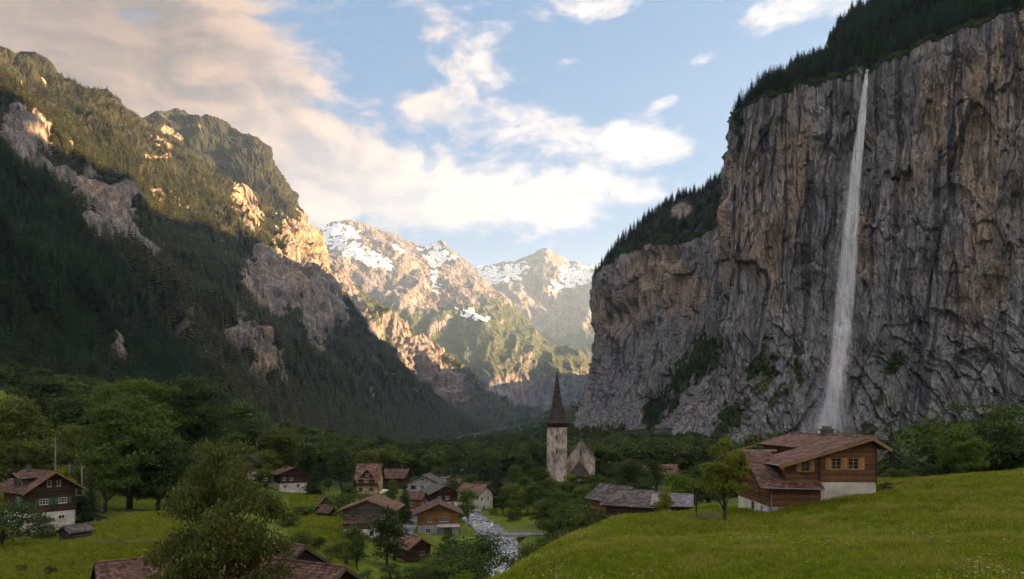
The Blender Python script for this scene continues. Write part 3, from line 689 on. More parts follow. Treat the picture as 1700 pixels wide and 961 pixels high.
# ------------------------------------------------------------------ trees
def conifer_geo(seed, whorls, per, sub, spread=0.17, base=0.06):
    """needle sprays of a unit-high spruce as loose triangles"""
    r = np.random.RandomState(seed); Vs, Fs = [], []; n = 0
    for w in range(whorls):
        t = w / (whorls - 1); h = base + (0.97 - base) * t ** 0.92
        rad = spread * (1 - t) ** 0.85 * (0.8 + 0.4 * r.rand()) + 0.012
        k = max(4, int(per * (0.55 + 0.45 * (1 - t))))
        a0 = r.rand() * 6.28
        for b in range(k):
            a = a0 + 6.283 * b / k + r.normal() * 0.22; L = rad * (0.72 + 0.5 * r.rand()); dz = -L * (0.25 + 0.45 * r.rand())
            hh = h + r.normal() * 0.012
            ca, sa = math.cos(a), math.sin(a)
            if sub <= 1:
                wd = L * 0.42
                pts = [(0, 0, hh + L * .12), (ca * L * .6 - sa * wd, sa * L * .6 + ca * wd, hh + dz * .8), (ca * L, sa * L, hh + dz), (ca * L * .6 + sa * wd, sa * L * .6 - ca * wd, hh + dz * .8)]
                Vs += pts; Fs += [(n, n + 1, n + 2), (n, n + 2, n + 3)]; n += 4
            else:
                for s in range(sub):
                    u = 0.18 + 0.82 * (s + r.rand() * .6) / sub; l = L * (0.42 - 0.2 * u) * (0.8 + .5 * r.rand())
                    cx_, cy_ = ca * L * u, sa * L * u; cz_ = hh + dz * u * u
                    for sg in (-1, 1):
                        aa = a + sg * (0.5 + 0.5 * r.rand()); dx, dy = math.cos(aa) * l, math.sin(aa) * l
                        nx, ny = -math.sin(aa) * l * .32, math.cos(aa) * l * .32
                        Vs += [(cx_ - nx, cy_ - ny, cz_ + l * .06), (cx_ + dx, cy_ + dy, cz_ - l * (.25 + .35 * r.rand())), (cx_ + nx, cy_ + ny, cz_ + l * .06)]
                        Fs.append((n, n + 1, n + 2)); n += 3
                Vs += [(-sa * .004, ca * .004, hh), (ca * L * 1.05, sa * L * 1.05, hh + dz * 1.05), (sa * .004, -ca * .004, hh + .008)]; Fs.append((n, n + 1, n + 2)); n += 3
    for q in range(3):
        a = q * 2.1; Vs += [(math.cos(a) * .018, math.sin(a) * .018, .93), (0, 0, 1.0), (math.cos(a + 1.2) * .018, math.sin(a + 1.2) * .018, .93)]; Fs.append((n, n + 1, n + 2)); n += 3
    return np.array(Vs), np.array(Fs)
def trunk_geo(rad, h, seg=5):
    m = MB(); m.tube([(0, 0, -0.06), (0, 0, h * .5), (0, 0, h)], [rad, rad * .6, rad * .12], seg); return m

def broad_geo(seed, leaves, leaf, clumps=26, shape=(0.36, 0.36, 0.40), zc=0.58, crad=(.10, .17), droop=0.0, fill=.45):
    """unit-high broadleaf tree: leaf quads on clumps, limbs reaching the clumps"""
    r = np.random.RandomState(seed)
    C = []
    while len(C) < clumps:
        p = r.normal(size=3); p /= np.linalg.norm(p); p *= r.rand() ** .34
        if p[2] < -.85: continue
        q = p * np.array(shape); q[:2] *= 1 - .35 * max(0, p[2]) ** 1.5
        q = q + np.array([0, 0, zc]); C.append(q)
    C = np.array(C); rad = crad[0] + (crad[1] - crad[0]) * r.rand(clumps); rad *= .75 + .5 * r.rand(clumps)
    w = rad ** 2; idx = r.choice(clumps, leaves, p=w / w.sum())
    d = r.normal(size=(leaves, 3)); d /= np.linalg.norm(d, axis=1)[:, None]; d[:, 2] = np.where(d[:, 2] < -.3, -d[:, 2] * .6, d[:, 2])
    rr = rad[idx] * np.where(r.rand(leaves) < fill, r.rand(leaves) ** .5, 1.0 + .28 * r.normal(size=leaves) * .6)
    pos = C[idx] + d * rr[:, None] * np.array([1.15, 1.15, .8]); pos[:, 2] -= droop * r.rand(leaves) * .1
    nrm = d * .55 + r.normal(size=(leaves, 3)) * .65 + np.array([0, 0, .45]); nrm /= np.linalg.norm(nrm, axis=1)[:, None]
    a = np.cross(nrm, r.normal(size=(leaves, 3))); a /= np.linalg.norm(a, axis=1)[:, None]; b = np.cross(nrm, a)
    s = (leaf * (.6 + .8 * r.rand(leaves)))[:, None]
    V = np.stack([pos - a * s, pos - b * s * .55 + a * s * .1, pos + a * s - nrm * s * .25, pos + b * s * .55 + a * s * .1], 1).reshape(-1, 3)
    F = np.arange(leaves * 4).reshape(-1, 4)
    m = MB(); top = zc + shape[2] * .35; bx, by = r.normal() * .02, r.normal() * .02
    trunk = [(0, 0, -.05), (bx * .4, by * .4, .16), (bx, by, zc - shape[2] * .4), (bx * .6 + r.normal() * .02, by + r.normal() * .02, zc), (r.normal() * .03, r.normal() * .03, top)]
    R0 = .022 + .006 * r.rand()
    m.tube(trunk, [R0 * 1.25, R0, R0 * .8, R0 * .5, R0 * .15], 7)
    for i in np.argsort(-rad)[:min(16, clumps)]:
        c = C[i]; h0 = min(max(c[2] - .25 - .1 * r.rand(), .16), zc + .05); f = (h0 - .16) / max(zc - .16, .01)
        st = (bx * min(1, .4 + .6 * f), by * min(1, .4 + .6 * f), h0); md = ((st[0] + c[0]) / 2, (st[1] + c[1]) / 2, h0 + (c[2] - h0) * .62)
        m.tube([st, md, tuple(c)], [R0 * .42, R0 * .28, R0 * .08], 5)
    return V, F, m

random.seed(5)
TREE = {}          # kind -> (crown mesh, trunk mesh)
def reg_con(key, seed, *a, **k):
    V, F = conifer_geo(seed, *a, **k); TREE[key] = (np_mesh('crown', V, F, [M['conifer']]), trunk_geo(.018, .9).mesh('trunk', M['bark']))
for i in range(4): reg_con('con%d' % i, 20 + i, 24, 11, 4, spread=(.21, .18, .25, .20)[i])
reg_con('col', 31, 22, 12, 3, spread=.22, base=.02)
def reg_br(key, mat, *a, **k):
    V, F, m = broad_geo(*a, **k); TREE[key] = (np_mesh('crown', V, F, [M[mat]]), m.mesh('trunk', M['bark'], True))
for i in range(6):
    reg_br('br%d' % i, 'leafA', 40 + i, 5200, .022, 24 + 3 * i, [(.36, .36, .40), (.30, .32, .42), (.42, .40, .36), (.26, .27, .44), (.38, .33, .40), (.33, .36, .42)][i], .57)
for i in range(3):
    reg_br('big%d' % i, 'leafA', 60 + i, 13000, .0135, 60, [(.36, .36, .43), (.40, .38, .40), (.32, .33, .45)][i], .55, (.07, .12))
for i in range(3):
    reg_br('bush%d' % i, 'leafA', 70 + i, 3000, .030, 18, [(.62, .62, .42), (.75, .6, .38), (.5, .55, .45)][i], .48, (.16, .26))
def put_tree(kind, x, y, h, mat=None, name='tree', label=None, cat='tree', group=None, wide=1.0, z=None, rz=None):
    e = bpy.data.objects.new(name, None); COL.objects.link(e); e.empty_display_size = .5
    e.location = (x, y, gz(x, y) if z is None else z); e.rotation_euler = (0, 0, random.uniform(0, 6.28) if rz is None else rz); e.scale = (h * wide, h * wide, h)
    c, t = TREE[kind]
    oc = link('crown', c, e); link('trunk', t, e)
    if mat: oc.material_slots[0].link = 'OBJECT'; oc.material_slots[0].material = M[mat]
    tag(e, label, cat, group); return e
def tree_at(kind, px, pytop, Y, label=None, mat=None, wide=1.0, name=None, group=None, cat=None, sink=0.0, rz=None):
    p = P(px, pytop, Y); z = gz(p.x, Y) - sink; h = max(p.z - z, 1.0)
    nm = name or ('conifer' if kind[:2] == 'co' else 'shrub' if kind[:4] == 'bush' else 'broadleaf_tree')
    return put_tree(kind, p.x, Y, h, mat, nm, label, cat or ('shrub' if nm == 'shrub' else 'tree'), group, wide, z, rz)

# ------------------------------------------------------------------ woods too thick to count
def far_collection(name, items):
    c = bpy.data.collections.new(name)
    for i, (V, F, mt) in enumerate(items): c.objects.link(bpy.data.objects.new('%s_kind' % name + chr(97 + i), np_mesh(name, V, F, [mt])))
    return c
def scatter(name, label, cat, pts, scl, coll, nvar, seed=0, pick=None):
    me = bpy.data.meshes.new(name); me.vertices.add(len(pts)); me.vertices.foreach_set('co', np.asarray(pts, np.float32).ravel())
    r = np.random.RandomState(seed)
    for nm, typ, arr in (('scl', 'FLOAT_VECTOR', None), ('rot', 'FLOAT_VECTOR', None), ('idx', 'INT', r.randint(0, nvar, len(pts)) if pick is None else pick)):
        a = me.attributes.new(nm, typ, 'POINT')
        if nm == 'scl': s = np.asarray(scl, np.float32); s = np.stack([s * (.8 + .4 * r.rand(len(s))), s * (.8 + .4 * r.rand(len(s))), s], -1) if s.ndim == 1 else s; s[:, 1] = s[:, 0]; a.data.foreach_set('vector', s.astype(np.float32).ravel())
        elif nm == 'rot': q = np.zeros((len(pts), 3), np.float32); q[:, 2] = r.rand(len(pts)) * 6.283; q[:, :2] = r.normal(size=(len(pts), 2)) * .04; a.data.foreach_set('vector', q.ravel())
        else: a.data.foreach_set('value', arr.astype(np.int32))
    o = link(name, me); tag(o, label, cat, kind='stuff')
    ng = bpy.data.node_groups.new(name + '_nodes', 'GeometryNodeTree')
    ng.interface.new_socket('Geometry', in_out='INPUT', socket_type='NodeSocketGeometry'); ng.interface.new_socket('Geometry', in_out='OUTPUT', socket_type='NodeSocketGeometry')
    gi = ng.nodes.new('NodeGroupInput'); go = ng.nodes.new('NodeGroupOutput'); ip = ng.nodes.new('GeometryNodeInstanceOnPoints')
    ci = ng.nodes.new('GeometryNodeCollectionInfo'); ci.inputs['Collection'].default_value = coll; ci.inputs['Separate Children'].default_value = True; ci.inputs['Reset Children'].default_value = True
    def na(nm, typ): n = ng.nodes.new('GeometryNodeInputNamedAttribute'); n.data_type = typ; n.inputs['Name'].default_value = nm; return [s for s in n.outputs if s.enabled and s.name == 'Attribute'][0]
    L = ng.links.new
    L(gi.outputs[0], ip.inputs['Points']); L(ci.outputs[0], ip.inputs['Instance']); ip.inputs['Pick Instance'].default_value = True
    L(na('idx', 'INT'), ip.inputs['Instance Index']); L(na('rot', 'FLOAT_VECTOR'), ip.inputs['Rotation']); L(na('scl', 'FLOAT_VECTOR'), ip.inputs['Scale']); L(ip.outputs[0], go.inputs[0])
    md = o.modifiers.new('scatter', 'NODES'); md.node_group = ng
    return o
def sample_surface(V, dens, n, seed, keep=None):
    """n random points on grid V weighted by area x dens"""
    r = np.random.RandomState(seed)
    a = V[:-1, :-1]; b = V[:-1, 1:]; c = V[1:, :-1]
    ar = np.linalg.norm(np.cross(b - a, c - a), axis=-1); w = ar * (dens[:-1, :-1] + dens[1:, 1:]) / 2
    if keep is not None: w = w * keep[:-1, :-1]
    i = r.choice(w.size, n, p=(w / w.sum()).ravel()); iy, ix = np.unravel_index(i, w.shape)
    u, v = r.rand(n, 1), r.rand(n, 1)
    return a[iy, ix] * (1 - u) * (1 - v) + b[iy, ix] * u * (1 - v) + c[iy, ix] * (1 - u) * v + V[iy + 1, ix + 1] * u * v, ar.sum()
def in_view(V, m=120):
    px, py = proj(V); return ((px > -m) & (px < 1700 + m) & (py > -m) & (py < 961 + m)).astype(float)

FARC = far_collection('slope_tree', [(*conifer_geo(100 + i, 8, 7, 1, spread=(.16, .19, .14, .21)[i], base=.04), M['farconifer']) for i in range(4)])
MIDC = far_collection('wood_tree', [(*conifer_geo(110 + i, 15, 9, 2, spread=(.23, .26, .20)[i]), M['conifer']) for i in range(3)])
def _b(seed, mat, n=900, leaf=.05, **k):
    V, F, m = broad_geo(seed, n, leaf, 20, **k); return (V, F, M[mat])
MIXC = far_collection('valley_tree', [_b(120, 'leafB', shape=(.28, .28, .42), zc=.54), _b(121, 'leafA', shape=(.32, .3, .40), zc=.55), (*conifer_geo(113, 15, 9, 2, spread=.24), M['conifer']), (*conifer_geo(114, 15, 9, 2, spread=.27), M['conifer']), (*conifer_geo(115, 15, 9, 2, spread=.21), M['conifer'])])

# left mountain forest
_k = np.where(LFOREST > .42, LFOREST, 0.0) * in_view(LV)
_k = _k * np.where(LV[..., 1] > 380, 1, 0) * np.where((LV[..., 2] > ground(LV[..., 0], LV[..., 1]) - 2), 1, 0)
_dist = np.clip(LV[..., 1] / 1800, .35, 1.6)
pts, _ = sample_surface(LV, _k / _dist, 52000, 1)
sz = (18 + 13 * np.random.RandomState(2).rand(len(pts))) * np.interp(pts[:, 2], [0, 600, 1000], [1.0, .95, .6])
pts[:, 2] -= .8
near = pts[:, 1] < 900
scatter('slope_forest', 'dense spruce forest covering the left mountain flank', 'forest', pts[~near], sz[~near], FARC, 4, 3)
scatter('lower_slope_forest', 'dark mixed wood on the lower left mountainside', 'forest', pts[near], sz[near], MIDC, 3, 4)
# spruces on the plateau above the cliff (the ones along the skyline follow as single trees)
_k = np.where(PF > .55, 1.0, 0) * in_view(PV, 320); _k[:2] = 0
_dp = np.clip(PV[..., 1] / 800, .6, 1.6)
pts, _ = sample_surface(PV[:95], (_k / _dp ** 2)[:95], 13000, 5)
scatter('plateau_forest', 'dark spruce forest on the plateau above the rock cliff', 'forest', pts - np.array([0, 0, .7]), 13 + 10 * np.random.RandomState(6).rand(len(pts)), MIDC, 3, 7)
# trees clinging to the cliff ledges
_k = np.where(CGREEN > .45, 1.0, 0) * in_view(CV, 0)
_k = _k * blobs(CV, [(1170, 590, 34, 60, 1, -.45), (1110, 665, 44, 30, 1, .8), (1020, 730, 46, 34, 1, 0), (1080, 700, 24, 40, 1, 0), (1225, 205, 14, 50, 1, 0), (970, 480, 14, 40, 1, 0)])
pts, _ = sample_surface(CV, _k, 620, 8)
scatter('ledge_trees', 'small dark spruces clinging to ledges of the rock cliff', 'trees', pts - np.array([0, 0, 1.0]), (6 + 9 * np.random.RandomState(9).rand(len(pts))) * np.clip(pts[:, 1] / 800, .8, 1.4), MIDC, 3, 10)
pts, _ = sample_surface(CV, np.where(CGREEN > .5, 1.0, 0) * in_view(CV, 0), 1500, 11)
BUSHC = far_collection('ledge_bush', [_b(130, 'leafA', 260, .10, shape=(.5, .5, .4), zc=.45), _b(131, 'leafB', 260, .10, shape=(.6, .5, .35), zc=.42)])
scatter('ledge_scrub', 'green scrub growing on the cliff ledges', 'scrub', pts - np.array([0, 0, .4]), 1.6 + 2.4 * np.random.RandomState(12).rand(len(pts)), BUSHC, 2, 13)
_k = np.zeros(PV.shape[:2]); _k[:5] = 1
pts, _ = sample_surface(PV, _k * in_view(PV, 200), 3000, 25)
scatter('rim_scrub', 'green scrub overhanging the rim of the rock cliff', 'scrub', pts - np.array([0, 0, 1.2]), 2.5 + 4.5 * np.random.RandomState(26).rand(len(pts)), BUSHC, 2, 27)
r_ = np.random.RandomState(28); _y = 150 + 360 * r_.rand(3000); _x = _y * (.34 + .42 * r_.rand(3000)); _k = (fbm(_x / 30, _y / 30, 5, 3) > -.05) & (_y < 545 - .22 * _x)
_x, _y = _x[_k], _y[_k]
scatter('scree_scrub', 'low scrub on the scree at the foot of the waterfall cliff', 'scrub', np.stack([_x, _y, ground(_x, _y) - .3], -1), 1.2 + 3.6 * r_.rand(len(_x)) ** 2, BUSHC, 2, 29)
# far wooded slopes
_k = np.zeros(MV.shape[:2]); _k[:] = sstep(-proj(MV)[1], -700, -640) * 0 + 1; _k *= in_view(MV, 30) * (fbm(MV[..., 0] / 200, MV[..., 1] / 200, 2, 3) > -.35) * np.where(normals(MV)[..., 2] ** 2 > .12, 1, 0) * sstep(proj(MV)[1], 560, 640)
pts, _ = sample_surface(MV, _k, 9000, 14)
scatter('far_slope_forest', 'distant dark forest low on the mid valley spur', 'forest', pts, 18 + 14 * np.random.RandomState(15).rand(len(pts)), FARC, 4, 16)
# valley floor wood
def floor_wood(n, seed):
    r = np.random.RandomState(seed); Y = 320 + (2600 - 320) * r.rand(n * 4) ** 2.1; u = r.rand(n * 4)
    x0 = np.interp(Y, [320, 500, 900, 2600], [-200, -240, -290, -230]); x1 = np.interp(Y, [320, 420, 560, 800, 1200, 2600], [85, 95, 95, 130, 140, 190])
    x = x0 + (x1 - x0) * u
    ok = (fbm(x / 60, Y / 90, 1.2, 3) > -.12) & (river_dist(x, Y)[0] > 6) & ~((np.abs(x - 24) < 16) & (Y < 345))
    ok &= ~((x > -62) & (x < -18) & (Y < 345))
    x, Y = x[ok][:n], Y[ok][:n]
    return np.stack([x, Y, ground(x, Y) - .4], -1)
pts = floor_wood(5200, 17)
scatter('valley_wood', 'mixed wood filling the valley floor beyond the village', 'forest', pts, (6 + 9 * np.random.RandomState(18).rand(len(pts))), MIXC, 5, 19)
# foot of the right-hand cliff
r_ = np.random.RandomState(21); _x = 30 + 420 * r_.rand(2600); _y = 330 + 260 * r_.rand(2600)
_ok = (_x / _y < .30) & (_y < 545 - .25 * (_x - 150)) & (_y > 300 + .1 * _x) & (fbm(_x / 40, _y / 40, 3, 2) > -.2) & ~((_x < 55) & (_y < 350)); _x, _y = _x[_ok], _y[_ok]
scatter('cliff_foot_wood', 'mixed wood along the foot of the rock cliff', 'forest', np.stack([_x, _y, ground(_x, _y) - .3], -1), 6 + 8 * r_.rand(len(_x)), MIXC, 5, 22)
# left lower hillside
r_ = np.random.RandomState(23); _y = 170 + 330 * r_.rand(5000); _x = -.76 * _y + (.76 * _y - 60) * r_.rand(5000) - 4
_px, _py = CX + FPX * _x / _y, None
_ok = (fbm(_x / 45, _y / 45, 8, 2) > -.15) & ~((_px < 105) & (_y < 330)) & ~((_px > 380) & (_y < 300)) & (_px < 560)
_ok &= ~((np.abs(_px - 290) < 40) & (_y < 275))
_x, _y = _x[_ok], _y[_ok]
scatter('hillside_wood', 'mixed wood on the hillside behind the left chalet', 'forest', np.stack([_x, _y, ground(_x, _y) - .4], -1), 8 + 9 * r_.rand(len(_x)), MIXC, 5, 24)
# ------------------------------------------------------------------ building materials
M['wood_dark'] = isl_mat('dark_timber', (0.030, 0.018, 0.013), (0.085, 0.048, 0.032), 5, (1, 1, 6), vary=.5)
M['wood_red'] = isl_mat('red_brown_timber', (0.088, 0.042, 0.021), (0.205, 0.100, 0.050), 4, (1, 1, 8), vary=.45)
M['wood_grey'] = isl_mat('weathered_grey_timber', (0.060, 0.048, 0.040), (0.15, 0.125, 0.105), 5, (1, 1, 6), vary=.5)
M['wood_honey'] = isl_mat('honey_timber', (0.14, 0.065, 0.022), (0.30, 0.15, 0.055), 4, (1, 1, 6), vary=.45)
M['shutter'] = isl_mat('light_shutter_wood', (0.34, 0.17, 0.06), (0.50, 0.28, 0.11), 4, (6, 6, 1), vary=.4)
M['shutter_green'] = isl_mat('green_shutter', (0.035, 0.10, 0.05), (0.07, 0.17, 0.08), 4, vary=.4)
M['plaster'] = simple_mat('white_plaster', (0.55, 0.52, 0.47), (0.72, 0.69, 0.64), 1.4, bd=.01)
M['plaster_pale'] = simple_mat('pale_rendered_wall', (0.50, 0.44, 0.37), (0.62, 0.56, 0.48), 1.2, bd=.01)
M['plaster_yellow'] = simple_mat('yellow_plaster', (0.52, 0.37, 0.18), (0.64, 0.48, 0.27), 1.2, bd=.01)
M['plaster_grey'] = simple_mat('grey_plaster', (0.33, 0.33, 0.35), (0.45, 0.45, 0.47), 1.2, bd=.01)
M['concrete'] = simple_mat('concrete', (0.20, 0.20, 0.21), (0.32, 0.32, 0.33), 1.6, bd=.01)
M['stone'] = isl_mat('wall_stone', (0.20, 0.19, 0.17), (0.55, 0.52, 0.47), 3, vary=.7, bd=.03)
M['tile_brown'] = isl_mat('brown_roof_tile', (0.075, 0.042, 0.032), (0.19, 0.11, 0.082), 6, vary=.75, moss=(0.10, 0.085, 0.05))
M['tile_red'] = isl_mat('red_roof_tile', (0.12, 0.066, 0.048), (0.26, 0.155, 0.115), 6, vary=.75, moss=(0.17, 0.13, 0.09))
M['tile_grey'] = isl_mat('grey_roof_tile', (0.075, 0.066, 0.062), (0.175, 0.152, 0.14), 6, vary=.7, moss=(0.12, 0.11, 0.07))
M['slate'] = isl_mat('pale_slate', (0.20, 0.19, 0.20), (0.34, 0.32, 0.33), 6, vary=.7)
M['fascia'] = isl_mat('fascia_board', (0.20, 0.11, 0.055), (0.34, 0.20, 0.10), 4, vary=.3)
M['frame_white'] = simple_mat('white_window_frame', (0.62, 0.60, 0.56), (0.75, 0.73, 0.70), 3, bs=0)
M['frame_wood'] = simple_mat('wooden_window_frame', (0.30, 0.18, 0.08), (0.42, 0.26, 0.12), 3, bs=0)
M['metal'] = simple_mat('zinc_metal', (0.16, 0.15, 0.14), (0.26, 0.25, 0.24), 3, rough=.5, bs=0, spec=.5)
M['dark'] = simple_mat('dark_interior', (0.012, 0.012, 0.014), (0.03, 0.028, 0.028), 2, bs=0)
M['chimney'] = simple_mat('sooty_masonry', (0.07, 0.064, 0.06), (0.18, 0.16, 0.14), 3, bd=.03)
M['cloth'] = simple_mat('awning_cloth', (0.42, 0.40, 0.38), (0.55, 0.53, 0.50), 2, bs=0)
def glass_mat():
    m, t, b, out = new_mat('window_glass')
    n = t.noise(t.coord('Object'), 1.1, 2, .5)
    t.put(b.inputs['Base Color'], t.mix(t.ramp(n, .35, .65), (0.015, 0.018, 0.02), (0.07, 0.075, 0.08)))
    b.inputs['Roughness'].default_value = 0.08; b.inputs['Specular IOR Level'].default_value = 0.6; return m
M['glass'] = glass_mat()

rnd = random.Random(11)
class Face:
    """a wall plane: point o, unit direction u along it, outward normal n"""
    def __init__(s, o, u, n): s.o, s.u, s.n = Vector(o), Vector(u), Vector(n)
    def at(s, a, z, d=0.0): return s.o + s.u * a + s.n * d + Vector((0, 0, z))
def fbox(mb, F, a0, a1, z0, z1, d0, d1, a0t=None, a1t=None):
    a0t = a0 if a0t is None else a0t; a1t = a1 if a1t is None else a1t
    mb.hexa([F.at(a0, z0, d1), F.at(a1, z0, d1), F.at(a1, z0, d0), F.at(a0, z0, d0), F.at(a0t, z1, d1), F.at(a1t, z1, d1), F.at(a1t, z1, d0), F.at(a0t, z1, d0)])
def wall_rows(mb, F, a0, a1, z0, z1, row, openings=(), prof=None, thick=.16, jit=.006):
    """planks / courses from z0 to z1; prof(z) -> (left, right) limits; openings (a,z,w,h) are left out"""
    zs = [z0]
    while zs[-1] < z1 - 1e-6:
        z = zs[-1] + row
        for (a, zo, w, h) in openings:
            for e in (zo, zo + h):
                if zs[-1] + .02 < e < z: z = e
        zs.append(min(z, z1))
    for zb, zt in zip(zs, zs[1:]):
        lb, rb = prof(zb) if prof else (a0, a1); lt, rt = prof(zt) if prof else (a0, a1)
        if rb - lb < .05: continue
        if rt < lt: lt = rt = (lt + rt) / 2
        cuts = sorted((a, a + w) for (a, zo, w, h) in openings if zo < zt - .01 and zo + h > zb + .01)
        d = rnd.uniform(0, jit); pos = None
        segs = []; cur = (lb, lt)
        for c0, c1 in cuts:
            if c0 > max(cur): segs.append((cur[0], c0, cur[1], c0))
            cur = (c1, c1)
        segs.append((cur[0], rb, cur[1], rt))
        for sb0, sb1, st0, st1 in segs:
            if sb1 - sb0 < .02: continue
            st0 = min(max(st0, sb0), st1) if st1 > sb0 else sb0; st1 = max(st1, st0)
            fbox(mb, F, sb0, sb1, zb, zt, -thick, d, st0, st1)
def window(par, F, a, z, w, h, frame='frame_white', cols=2, rows=2, shutters=None, sill=True, deep=.10, label=None, sides=(1, 1)):
    t = max(.045, w * .055); m = MB()
    fbox(m, F, a, a + w, z, z + t, -deep, .03); fbox(m, F, a, a + w, z + h - t, z + h, -deep, .03)
    fbox(m, F, a, a + t, z + t, z + h - t, -deep, .03); fbox(m, F, a + w - t, a + w, z + t, z + h - t, -deep, .03)
    for c in range(1, cols): q = a + w * c / cols; fbox(m, F, q - t * .45, q + t * .45, z + t, z + h - t, -deep * .8, -.01)
    for r_ in range(1, rows): q = z + h * r_ / rows; fbox(m, F, a + t, a + w - t, q - t * .3, q + t * .3, -deep * .75, -.018)
    o = m.build('window', M[frame], par)
    g = MB(); fbox(g, F, a + t * .9, a + w - t * .9, z + t * .9, z + h - t * .9, -deep * .9, -deep * .55); g.build('pane', M['glass'], o)
    if sill: s = MB(); fbox(s, F, a - .06, a + w + .06, z - .07, z - .002, -.05, .09); s.build('sill', M[frame], o)
    if shutters:
        sw = w * .52
        for sg in (0, 1):
            if not sides[sg]: continue
            s = MB(); q0 = a - sw - .03 if sg == 0 else a + w + .03
            for k in range(4): fbox(s, F, q0 + sw * k / 4 + .005, q0 + sw * (k + 1) / 4 - .005, z - .03, z + h + .03, .02, .055)
            fbox(s, F, q0, q0 + sw, z + h * .15, z + h * .15 + .08, .055, .075); fbox(s, F, q0, q0 + sw, z + h * .8, z + h * .8 + .08, .055, .075)
            s.build('shutter', M[shutters], par)
    return o
def roof_slope(slab, tiles, A, B, C, D, tw, th, thick=.14, jit=.012, lift=.015):
    """A-B eave, D-C ridge (A below D). slab gets the deck, tiles the courses"""
    A, B, C, D = map(Vector, (A, B, C, D))
    n = (B - A).cross(D - A).normalized()
    if n.z < 0: n = -n
    dn = -n * thick
    slab.hexa([A + dn, B + dn, C + dn, D + dn, A, B, C, D])
    L = max((B - A).length, (C - D).length); H = (D - A).length
    nr = max(2, int(H / th)); nc = max(2, int(L / tw))
    for r_ in range(nr):
        v0, v1 = r_ / nr - .012, min(1.0, (r_ + 1.12) / nr)
        off = (r_ % 2) * .5
        for c in range(nc + 1):
            u0, u1 = (c - off) / nc, (c + 1 - off) / nc
            u0, u1 = max(u0, 0), min(u1, 1)
            if u1 - u0 < .15 / nc: continue
            g = .04 / nc; e = rnd.uniform(0, jit)
            q = lambda u, v: (A + (B - A) * u) * (1 - v) + (D + (C - D) * u) * v
            a, b, c_, d = q(u0 + g, v0), q(u1 - g, v0), q(u1 - g, v1), q(u0 + g, v1)
            lo, hi = n * (lift + .028 + e), n * (lift * .3 + .004 + e * .3)
            k = len(tiles.v); tiles.v += [tuple(x) for x in (a, b, c_ , d, a + lo, b + lo, c_ + hi, d + hi)]
            tiles.f += [(k + 4, k + 5, k + 6, k + 7), (k, k + 1, k + 5, k + 4), (k + 1, k + 2, k + 6, k + 5), (k + 3, k, k + 4, k + 7)]
def chimney(par, x, y, z0, z1, w=.55, mat='chimney'):
    m = MB(); m.box(x - w / 2, x + w / 2, y - w / 2, y + w / 2, z0, z1); m.box(x - w / 2 - .07, x + w / 2 + .07, y - w / 2 - .07, y + w / 2 + .07, z1, z1 + .1)
    m.box(x - w * .35, x + w * .35, y - w * .35, y + w * .35, z1 + .1, z1 + .28); m.box(x - w * .55, x + w * .55, y - w * .55, y + w * .55, z1 + .28, z1 + .34)
    return m.build('chimney', M[mat], par)
def place(name, label, cat, loc, rz, group=None):
    e = bpy.data.objects.new(name, None); COL.objects.link(e); e.location = loc; e.rotation_euler = (0, 0, rz); return tag(e, label, cat, group)

